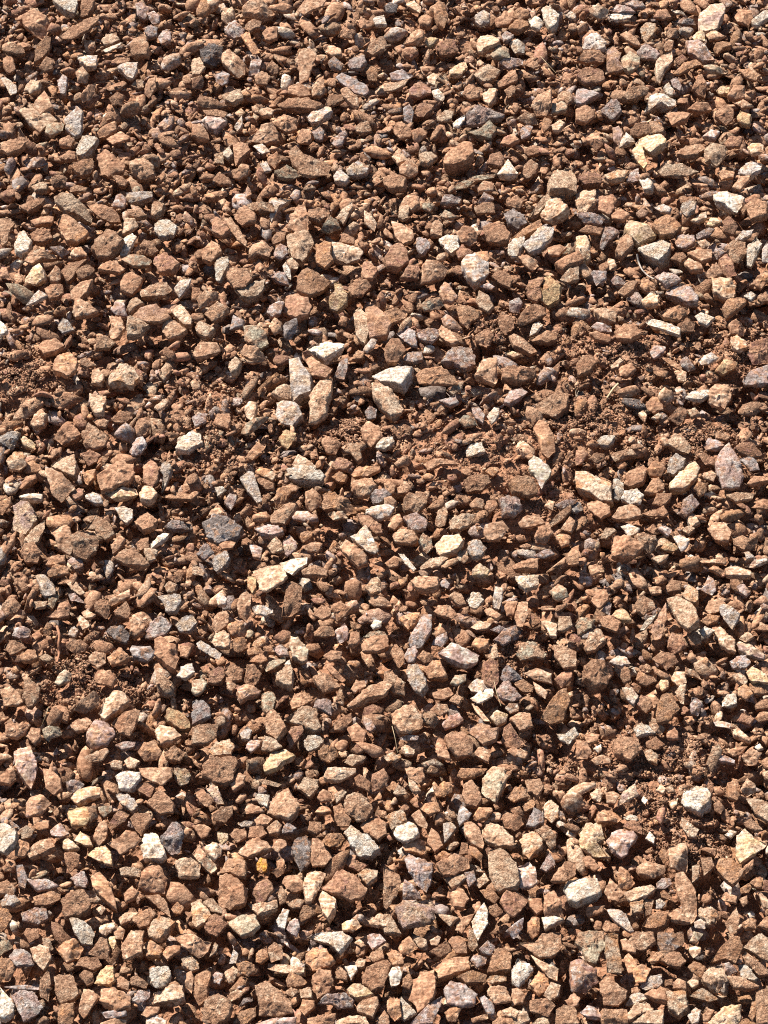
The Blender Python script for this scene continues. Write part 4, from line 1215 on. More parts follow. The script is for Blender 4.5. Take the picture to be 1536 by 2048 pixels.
R|1396,910,1407,904,1430,920,1430,933,1410,930
B|735,1917,745,1904,765,1901,769,1917,749,1927
T|1487,1644,1502,1636,1527,1661,1510,1664,1492,1654
B|675,72,689,52,712,62,704,78
W|1056,38,1070,31,1088,45,1080,60,1063,55
L|1524,499,1536,479,1542,524,1524,524
T|860,469,866,446,876,439,886,449,883,469
B|79,132,92,115,108,120,105,138,88,145
CO|1284,1502,1302,1500,1317,1512,1314,1530,1297,1522
TO|1477,140,1497,138,1522,150,1512,160,1490,155
G|535,549,554,544,572,549,579,569,559,564
C|1462,1452,1474,1452,1484,1464,1502,1480,1502,1487,1467,1470
O|1400,1242,1417,1230,1440,1232,1437,1244,1414,1252
C|822,1864,855,1881,855,1894,839,1896,825,1877
T|1182,1520,1202,1510,1222,1514,1220,1527,1192,1530
B|116,308,135,301,152,305,152,318,130,322,118,315
W|1193,886,1204,873,1230,870,1227,883,1217,893,1200,890
T|1288,1811,1292,1797,1308,1798,1302,1831,1290,1834
C|182,762,185,742,198,739,209,754,205,768
G|459,659,466,629,489,642,486,654
W|1242,1053,1257,1048,1280,1058,1274,1068,1257,1073
TP|1131,2001,1147,1986,1161,1997,1154,2014,1137,2014
B|1454,1504,1467,1494,1497,1492,1482,1510,1464,1514
B|1332,1172,1344,1160,1362,1164,1362,1180,1334,1184
Cs|128,1161,150,1162,172,1187,160,1190,145,1180
B|1494,968,1507,953,1536,950,1537,963,1502,970
C|38,1661,52,1651,68,1658,62,1676,45,1678
R|384,158,399,152,409,162,404,180,384,178
T|604,1093,632,1083,646,1088,636,1103,614,1103
C|873,1826,900,1831,918,1836,900,1854,883,1838
N|513,1728,519,1717,532,1718,536,1731,532,1744,524,1748,514,1741
T|649,100,656,88,682,98,684,110,662,112
B|838,38,853,28,868,40,860,55,840,52
PT|1226,258,1237,252,1247,265,1237,292,1227,282
T|488,1618,496,1606,519,1614,529,1624,509,1626,492,1628
T|450,1994,473,1979,490,1984,480,1997,457,2004
B|218,198,235,186,250,192,245,210,225,210
P|492,1494,499,1480,524,1477,519,1492,502,1506
B|1240,1352,1244,1337,1260,1340,1262,1364,1247,1370
CO|969,1962,979,1952,1012,1951,1012,1961,985,1969
Bs|406,220,434,219,456,225,449,235,412,230
T|373,1947,383,1942,388,1957,383,1987,370,1974
V|900,1367,910,1350,933,1348,933,1362,913,1372
R|1152,900,1167,900,1176,910,1164,928,1152,930
C|444,28,466,16,470,35,454,48,444,42
O|162,958,175,943,192,940,190,958,175,970
TO|498,1322,504,1312,526,1307,536,1320,522,1330
G|7,1974,33,1972,80,1969,77,1979,40,1981
B|976,1814,993,1808,1008,1826,993,1836,978,1826
P|1312,1768,1324,1756,1340,1756,1344,1768,1330,1778,1314,1778
C|200,1851,228,1844,230,1854,210,1871,198,1866
G|114,160,125,148,135,155,130,185,120,185
O|733,145,742,130,755,135,754,160,736,160
P|1182,654,1194,645,1224,652,1224,662,1200,664
P|546,1297,559,1287,576,1297,579,1312,559,1312
T|542,1696,556,1678,572,1681,574,1691,556,1706
TO|90,1128,105,1113,130,1113,132,1126,110,1130
G|862,1290,873,1272,893,1266,896,1277,883,1292
B|1178,666,1192,662,1224,679,1217,686,1190,679
G|928,1744,948,1741,953,1761,938,1776
B|649,1332,659,1327,692,1360,684,1364,664,1350
T|175,1614,192,1611,196,1636,180,1648
P|1360,722,1372,712,1391,736,1377,744,1364,734
G|1040,262,1053,246,1066,252,1060,272,1043,278
G|656,122,669,112,688,130,682,142,664,135
B|283,2027,293,2014,320,2014,317,2027,293,2034
P|1110,1010,1130,1000,1153,998,1148,1010,1123,1020
R|1332,1470,1342,1447,1357,1467,1357,1480,1334,1477
TV|534,1656,554,1641,564,1651,559,1666,539,1668
G|290,55,302,48,315,55,314,72,298,75,290,65
P|1300,702,1314,689,1332,692,1327,706,1307,716
O|0,1003,22,993,22,1008,5,1030,0,1028
T|1212,1586,1227,1581,1240,1591,1230,1608,1214,1604
TO|534,318,554,304,562,320,549,336,536,328
R|1008,275,1028,265,1038,280,1018,290,1000,285
P|943,816,958,813,970,830,966,846,948,833
L|1394,719,1422,706,1437,716,1417,726,1402,729
T|1014,1500,1028,1494,1056,1507,1050,1517,1023,1510
O|1388,976,1397,963,1412,970,1414,983,1400,996
YO|495,1174,494,1152,514,1152,512,1174,504,1186
W|1278,360,1287,352,1307,368,1304,380,1287,380
V|95,1212,98,1190,115,1180,118,1194,105,1217
B|118,282,140,270,150,282,142,295,120,292
Ws|1216,30,1240,26,1267,28,1262,35,1232,42,1220,35
TO|837,1312,846,1300,868,1312,866,1322,848,1327
T|1122,1058,1140,1034,1152,1043,1143,1066
T|509,1641,524,1628,546,1636,534,1648,514,1651
P|1244,4,1264,0,1284,5,1292,16,1272,18,1252,10
P|448,1003,459,988,474,990,472,1006,462,1020
TO|1510,1437,1520,1424,1542,1424,1542,1440,1517,1444
B|1048,298,1066,290,1086,295,1078,308,1056,310
T|702,1377,712,1360,729,1360,732,1372,709,1387
T|669,1946,679,1931,695,1946,695,1962,675,1957
W|973,832,988,817,999,818,998,836,983,848
T|752,2047,769,2019,779,2034,779,2051
B|222,348,238,350,258,362,252,375,238,372
W|510,1594,516,1588,540,1591,534,1614,519,1608
O|768,966,780,960,792,973,788,988,773,990
TO|805,1957,819,1947,827,1961,819,1981,805,1974
B|272,1090,282,1078,298,1076,298,1096,280,1103
O|62,1651,82,1641,98,1641,98,1656,78,1661
TO|1484,1846,1502,1836,1514,1841,1512,1858,1490,1858
G|896,796,910,788,918,806,900,813,878,800
V|656,1028,666,1022,686,1023,696,1036,666,1040
V|913,1118,920,1100,933,1098,938,1118,928,1128
P|1217,19,1234,9,1257,15,1272,26,1237,24
G|729,823,739,812,754,818,752,836,736,840
C|976,1317,980,1292,993,1287,997,1312,986,1320
B|968,1016,976,1000,993,1000,996,1013,980,1026
CO|1283,602,1302,590,1318,594,1317,609,1292,609
CY|126,1684,136,1677,160,1697,140,1701,126,1698
C|597,1977,622,1976,625,1997,602,1996
T|938,1006,953,996,968,1000,966,1018,943,1016
B|533,135,544,120,559,135,556,148,542,150
R|1472,1442,1484,1427,1510,1437,1500,1450
C|1384,1731,1400,1726,1397,1758,1384,1766
O|1434,345,1452,339,1470,342,1467,355,1444,358
C|796,434,799,412,820,414,816,434,806,438
B|1176,918,1190,906,1210,908,1210,918,1194,928
Cs|940,1254,958,1242,983,1247,976,1257,953,1260
T|1437,1791,1452,1786,1474,1794,1474,1808,1447,1801
C|248,1522,260,1513,280,1522,270,1536,255,1536
C|1197,1076,1212,1056,1227,1056,1234,1063,1214,1078
L|666,352,682,341,699,355,692,365,672,362
T|140,509,150,496,162,494,175,512,150,516
YO|1321,1096,1332,1083,1350,1086,1357,1096,1347,1103,1327,1100
R|702,1500,714,1487,734,1490,732,1502,714,1510
T|1344,1977,1354,1956,1371,1964,1374,1981
P|316,75,325,62,342,65,342,82,322,86
P|1344,42,1360,35,1387,38,1392,50,1372,50
W|749,893,766,878,784,876,789,886,769,896
G|1066,1113,1088,1100,1100,1098,1110,1108,1086,1118
T|1297,1450,1317,1446,1330,1457,1324,1470,1307,1464
O|938,1691,953,1696,966,1711,963,1724,943,1711
T|1411,70,1427,60,1450,72,1440,78,1417,80
R|1306,35,1314,22,1332,22,1344,35,1327,40
P|1253,362,1260,345,1277,338,1280,360,1264,364
R|0,526,12,532,22,559,15,559,0,554
B|35,976,55,953,72,950,75,958,60,968,45,976
T|793,976,810,963,823,976,813,988,796,986
T|556,1788,562,1771,574,1788,572,1804,559,1811
B|1170,1474,1184,1464,1200,1470,1194,1484,1174,1487
C|1180,1588,1197,1574,1207,1586,1200,1604,1184,1596
T|1402,948,1424,940,1434,948,1427,963,1407,958
V|196,1614,220,1611,225,1621,208,1636,199,1628
P|100,494,120,492,140,504,125,516
C|1005,2021,1022,2014,1039,2024,1032,2037,1012,2031
O|1294,1917,1314,1904,1331,1907,1317,1924,1297,1924
C|943,1407,953,1410,980,1442,986,1452,968,1442,950,1422
R|912,506,923,494,946,502,938,512,916,516
T|452,1354,462,1354,474,1370,464,1387,454,1377
W|689,1932,712,1929,715,1941,702,1961,695,1944
L|1490,1133,1510,1120,1534,1116,1537,1123,1507,1136
L|480,1467,494,1452,504,1460,499,1480,484,1480
T|968,1220,980,1216,1006,1232,996,1240,973,1230
T|574,1806,594,1798,609,1801,602,1818,584,1816
CY|433,1661,456,1668,456,1681,444,1691,436,1681
W|300,1088,325,1066,339,1066,332,1078,302,1096
P|423,1954,433,1942,447,1947,440,1971,427,1967
C|1377,1889,1401,1894,1402,1907,1387,1916,1379,1904
C|288,1100,300,1098,316,1103,312,1118,298,1123
O|1497,2031,1504,2004,1514,2001,1512,2031,1504,2044
L|52,609,62,596,78,580,95,592,72,602
B|1340,519,1352,506,1364,503,1374,514,1362,526
TY|1184,1152,1177,1133,1194,1128,1210,1143
C|152,1234,160,1230,178,1244,180,1254,165,1260
V|1407,132,1422,130,1457,142,1452,148,1417,142
B|1014,409,1030,392,1048,402,1040,416
C|806,5,826,0,843,15,840,25,818,15
T|1514,1854,1536,1828,1542,1861
B|678,482,689,466,709,476,709,489,689,486
T|1392,1120,1427,1118,1452,1120,1452,1128,1402,1126
T|185,840,198,834,218,843,212,856,195,853
P|1404,275,1422,258,1440,265,1430,280
OT|663,954,679,944,696,952,689,966,672,963
C|1066,1364,1083,1374,1096,1384,1090,1397,1073,1387
B|360,1292,384,1294,375,1317,360,1312
B|384,576,399,575,406,589,392,602,384,599
P|956,404,968,384,986,392,988,402,968,406
P|726,1444,729,1434,742,1440,752,1457,742,1464,734,1460
P|295,28,308,22,320,32,318,45,305,48,298,38
C|328,1172,338,1162,355,1170,350,1184,335,1187
CO|498,1290,519,1274,534,1274,532,1287,514,1294
B|438,1090,452,1080,472,1083,466,1096,444,1099
C|515,218,532,212,549,222,544,232,524,230
W|39,994,60,988,85,987,84,998,50,1000
C|1464,1350,1480,1346,1497,1360,1490,1372,1474,1362
C|950,1766,968,1746,980,1761,958,1776
T|255,422,272,418,295,432,272,436,258,432
TW|1010,1417,1018,1407,1036,1407,1038,1422,1020,1428
CY|1064,2047,1091,2027,1101,2051
W|1236,296,1252,265,1271,282,1250,290
P|230,1490,248,1484,272,1482,268,1492,245,1500
C|1517,1788,1522,1784,1536,1798,1542,1818,1527,1816
TV|226,1864,240,1851,250,1861,245,1878,232,1878
T|1332,60,1352,56,1360,75,1337,78
CO|768,1512,783,1504,803,1512,788,1524,773,1522
P|1472,1172,1487,1167,1502,1184,1494,1194,1482,1187
OT|599,1073,606,1063,626,1060,624,1073,606,1086
O|948,504,976,504,980,519,973,524,956,516
O|868,1711,888,1701,903,1708,893,1718,873,1721
O|1043,1614,1063,1598,1072,1601,1068,1616,1050,1624
L|432,1194,442,1184,454,1197,452,1210,436,1211
O|1317,1708,1324,1695,1337,1706,1337,1721,1327,1728
G|1392,469,1417,456,1430,459,1422,469,1394,478
C|898,783,908,768,928,766,923,780,906,790
O|1500,1764,1514,1754,1527,1754,1524,1776,1510,1774
L|1306,412,1327,409,1344,416,1340,426,1322,425
T|1404,2031,1417,2017,1429,2021,1417,2044,1407,2044
D|769,12,780,5,796,10,793,24,773,25
L|1470,482,1484,464,1507,459,1504,469,1482,482
TO|1082,250,1090,234,1104,240,1098,258,1088,265
TO|494,1302,506,1294,524,1297,526,1307,496,1312
G|564,1666,566,1654,576,1644,594,1656,586,1664
OR|1058,1244,1063,1227,1080,1232,1078,1247,1066,1254
B|714,45,722,35,746,48,744,55,722,55
C|802,1494,810,1490,830,1497,828,1510,810,1510
Ws|797,1106,808,1108,833,1138,828,1144,813,1130
Cs|514,1558,524,1557,564,1568,556,1574,524,1568
G|1427,1514,1450,1510,1470,1520,1470,1527,1440,1522
W|906,248,928,228,934,235,918,258,907,255
Ls|506,292,524,286,540,302,524,309
W|746,38,768,30,774,50,752,51
T|140,375,155,370,175,375,172,384,140,384
RP|142,988,155,976,168,978,165,993,150,1000
O|342,1818,355,1804,369,1816,360,1828,348,1828
W|1058,672,1066,649,1078,642,1086,649,1073,666
T|1427,863,1437,862,1460,873,1454,883,1432,876
VC|1379,1884,1387,1864,1407,1867,1394,1887
Y|39,878,50,874,71,888,68,896,50,893
C|64,1210,68,1202,95,1201,92,1214,70,1217
V|726,1272,742,1264,769,1262,774,1272,739,1274
T|567,1987,582,1974,599,1981,585,1997
L|726,699,742,679,756,678,749,694,734,704
T|1294,1172,1322,1174,1324,1187,1304,1190
C|85,1877,98,1876,107,1897,97,1904,87,1891
O|5,1734,20,1721,32,1728,25,1741,8,1744
Os|1322,714,1337,716,1364,734,1364,742,1342,732
P|1220,562,1230,552,1251,559,1250,569,1227,569
O|970,943,980,933,996,933,998,943,986,954
B|918,1711,923,1686,936,1684,936,1708
V|878,429,890,419,916,434,893,439
C|816,1554,826,1561,843,1582,828,1584,818,1574
L|1136,1018,1158,1003,1168,1018,1146,1026
Cs|384,1133,399,1133,410,1146,406,1152,384,1148
C|1302,1118,1317,1110,1337,1108,1332,1118,1317,1128
O|630,1624,639,1614,654,1610,664,1624,644,1628
P|1341,160,1352,154,1364,170,1360,182,1347,175
Ls|1427,1443,1444,1442,1462,1447,1460,1457,1430,1452
C|669,1588,684,1580,694,1584,686,1596,673,1608
B|1427,1608,1437,1601,1450,1616,1442,1628,1430,1621
P|1003,72,1013,61,1028,70,1023,80,1008,85
T|160,719,172,716,195,732,175,734,162,729
C|783,312,806,308,816,318,798,328
T|898,1402,910,1387,926,1394,918,1410
Y|1317,1372,1322,1357,1337,1360,1337,1374,1324,1382
P|1202,1222,1217,1200,1224,1207,1220,1230
T|1009,180,1023,171,1033,175,1030,188,1016,195
CO|429,308,446,306,448,328,429,325
T|424,1018,436,1013,449,1028,416,1033
L|1388,1844,1402,1838,1412,1846,1410,1858,1390,1856
O|85,1262,95,1244,105,1250,102,1267,88,1272
W|1397,1262,1412,1254,1430,1260,1417,1270,1407,1274
G|662,285,674,272,689,272,684,288,669,292
P|797,1477,813,1470,838,1471,836,1480,813,1482
T|1370,1334,1390,1342,1407,1362,1387,1352,1372,1350
CY|1384,75,1397,64,1410,65,1410,80,1392,82
YC|1433,180,1444,170,1460,175,1457,188,1440,188
T|1514,592,1532,582,1542,599,1522,604
P|160,1204,142,1202,135,1187,150,1187,172,1207
C|1352,754,1362,740,1374,746,1372,762,1357,762
Ws|1280,1260,1292,1240,1307,1230,1314,1227,1302,1247,1287,1260
Y|1412,452,1422,435,1434,435,1442,444,1422,454
Y|849,85,860,72,878,78,868,90,856,92
C|854,155,868,145,876,150,870,170,858,166
P|1317,1058,1327,1048,1344,1058,1337,1073
W|864,182,878,180,890,195,886,202,868,195
Bs|222,122,235,115,259,115,258,122,235,129
T|1471,205,1487,200,1507,212,1484,218
B|1018,1618,1040,1612,1050,1631,1028,1628
TO|942,2037,975,2027,977,2037,945,2046
W|565,532,572,525,582,542,582,559,572,554
C|1477,1277,1497,1262,1508,1274,1490,1284
C|573,522,584,516,599,529,594,536,579,536
W|445,302,459,292,466,308,456,318,446,312
C|786,1586,796,1570,808,1576,813,1586,793,1591
C|220,1527,228,1520,245,1522,242,1536,222,1536
C|1374,1040,1390,1030,1400,1046,1382,1053
C|1104,252,1120,240,1130,248,1118,262,1106,259
O|706,712,716,699,729,706,726,719,709,719
C|1381,444,1402,429,1413,424,1414,436,1394,446
O|1480,1778,1497,1766,1504,1774,1497,1786,1482,1788
C|272,160,285,160,288,175,278,178,262,170
Ls|458,1927,467,1899,477,1907,472,1927
B|1400,1701,1412,1694,1434,1698,1430,1711
W|1327,175,1337,165,1347,180,1347,192,1334,188
O|1507,1718,1487,1734,1492,1748,1507,1736
V|844,409,858,403,870,409,860,422,846,419
W|742,1252,749,1238,764,1240,762,1252,746,1260
C|710,1926,719,1916,732,1919,729,1934,714,1936
V|1374,820,1390,816,1402,830,1384,836
B|1507,1260,1522,1250,1542,1250,1542,1262
C|76,1312,92,1308,108,1317,100,1324,85,1322
L|1312,1801,1320,1797,1332,1806,1324,1818,1312,1818
W|1247,1636,1260,1628,1277,1634,1274,1644,1252,1641
T|1327,92,1337,80,1348,82,1344,100,1330,100
G|1424,506,1437,499,1454,504,1434,519
C|980,1631,990,1624,1003,1628,1000,1641,983,1641
C|162,1224,175,1220,192,1230,182,1237,168,1234
C|859,1881,875,1871,882,1874,875,1891,862,1891
C|1374,1964,1384,1957,1397,1961,1397,1971,1384,1977
YC|217,1874,230,1872,233,1887,227,1897,218,1891
C|1212,534,1217,519,1230,522,1234,534,1220,539
W|429,973,444,973,454,980,436,994
C|308,816,325,800,338,800,330,813,315,820
W|0,642,10,649,16,662,8,669,0,669
O|1417,1138,1427,1130,1450,1143,1444,1150
L|520,328,532,322,544,342,529,344
L|138,1260,148,1251,156,1260,150,1274,138,1272
C|1391,484,1410,479,1422,489,1404,496
R|1350,118,1364,110,1377,120,1357,130
C|528,950,544,942,554,950,546,963
L|1127,25,1138,20,1152,30,1152,40,1136,35
C|1363,1058,1377,1050,1390,1056,1377,1070
B|340,1152,332,1154,352,1167,362,1160,360,1152
L|1357,60,1370,54,1387,61,1380,70,1362,65
B|676,649,682,632,696,636,692,652
O|1324,1961,1346,1957,1344,1971,1327,1974
T|1477,1796,1494,1791,1497,1806,1487,1814
T|1050,130,1066,122,1083,132,1068,138
W|1487,592,1502,582,1513,592,1502,602
C|1088,1013,1098,1000,1110,1003,1106,1020
O|1320,1784,1327,1780,1344,1794,1340,1800,1322,1794
C|1221,729,1240,718,1247,722,1237,734,1222,736
Ls|476,1648,492,1641,509,1644,502,1651,484,1654
G|879,1167,890,1157,900,1167,896,1177,883,1174
G|979,1260,998,1251,1010,1254,998,1267
CY|1010,706,1023,700,1042,710,1028,716
L|469,252,484,232,486,250,474,262
B|1290,1060,1307,1048,1314,1058,1307,1068
G|477,2014,487,1997,505,1994,507,2001,490,2007
C|1337,1604,1357,1596,1354,1611,1344,1618
L|1487,1103,1497,1103,1512,1116,1494,1120
Ws|205,100,230,90,245,85,235,95,212,105
B|1020,215,1030,205,1040,215,1033,228
C|1327,1578,1344,1568,1350,1584,1337,1586
C|1312,1581,1322,1566,1332,1578,1327,1588
C|418,1914,430,1884,437,1891,433,1904
W|1291,1678,1300,1664,1310,1674,1307,1686
C|890,1696,913,1681,918,1686,900,1701
P|959,573,976,566,990,574,983,580
C|1277,828,1287,820,1294,833,1290,846
T|868,813,880,808,890,818,878,826
C|192,1818,205,1811,212,1818,202,1831
W|1450,1668,1460,1661,1474,1664,1462,1676
W|1338,538,1360,539,1366,544,1350,549
W|1187,1497,1202,1488,1204,1500,1197,1507
VC|1302,836,1317,826,1324,830,1317,840
W|1342,18,1367,24,1370,29,1352,28
W|1508,1494,1520,1488,1527,1497,1517,1502
W|1282,1601,1287,1592,1296,1601,1290,1608
'''
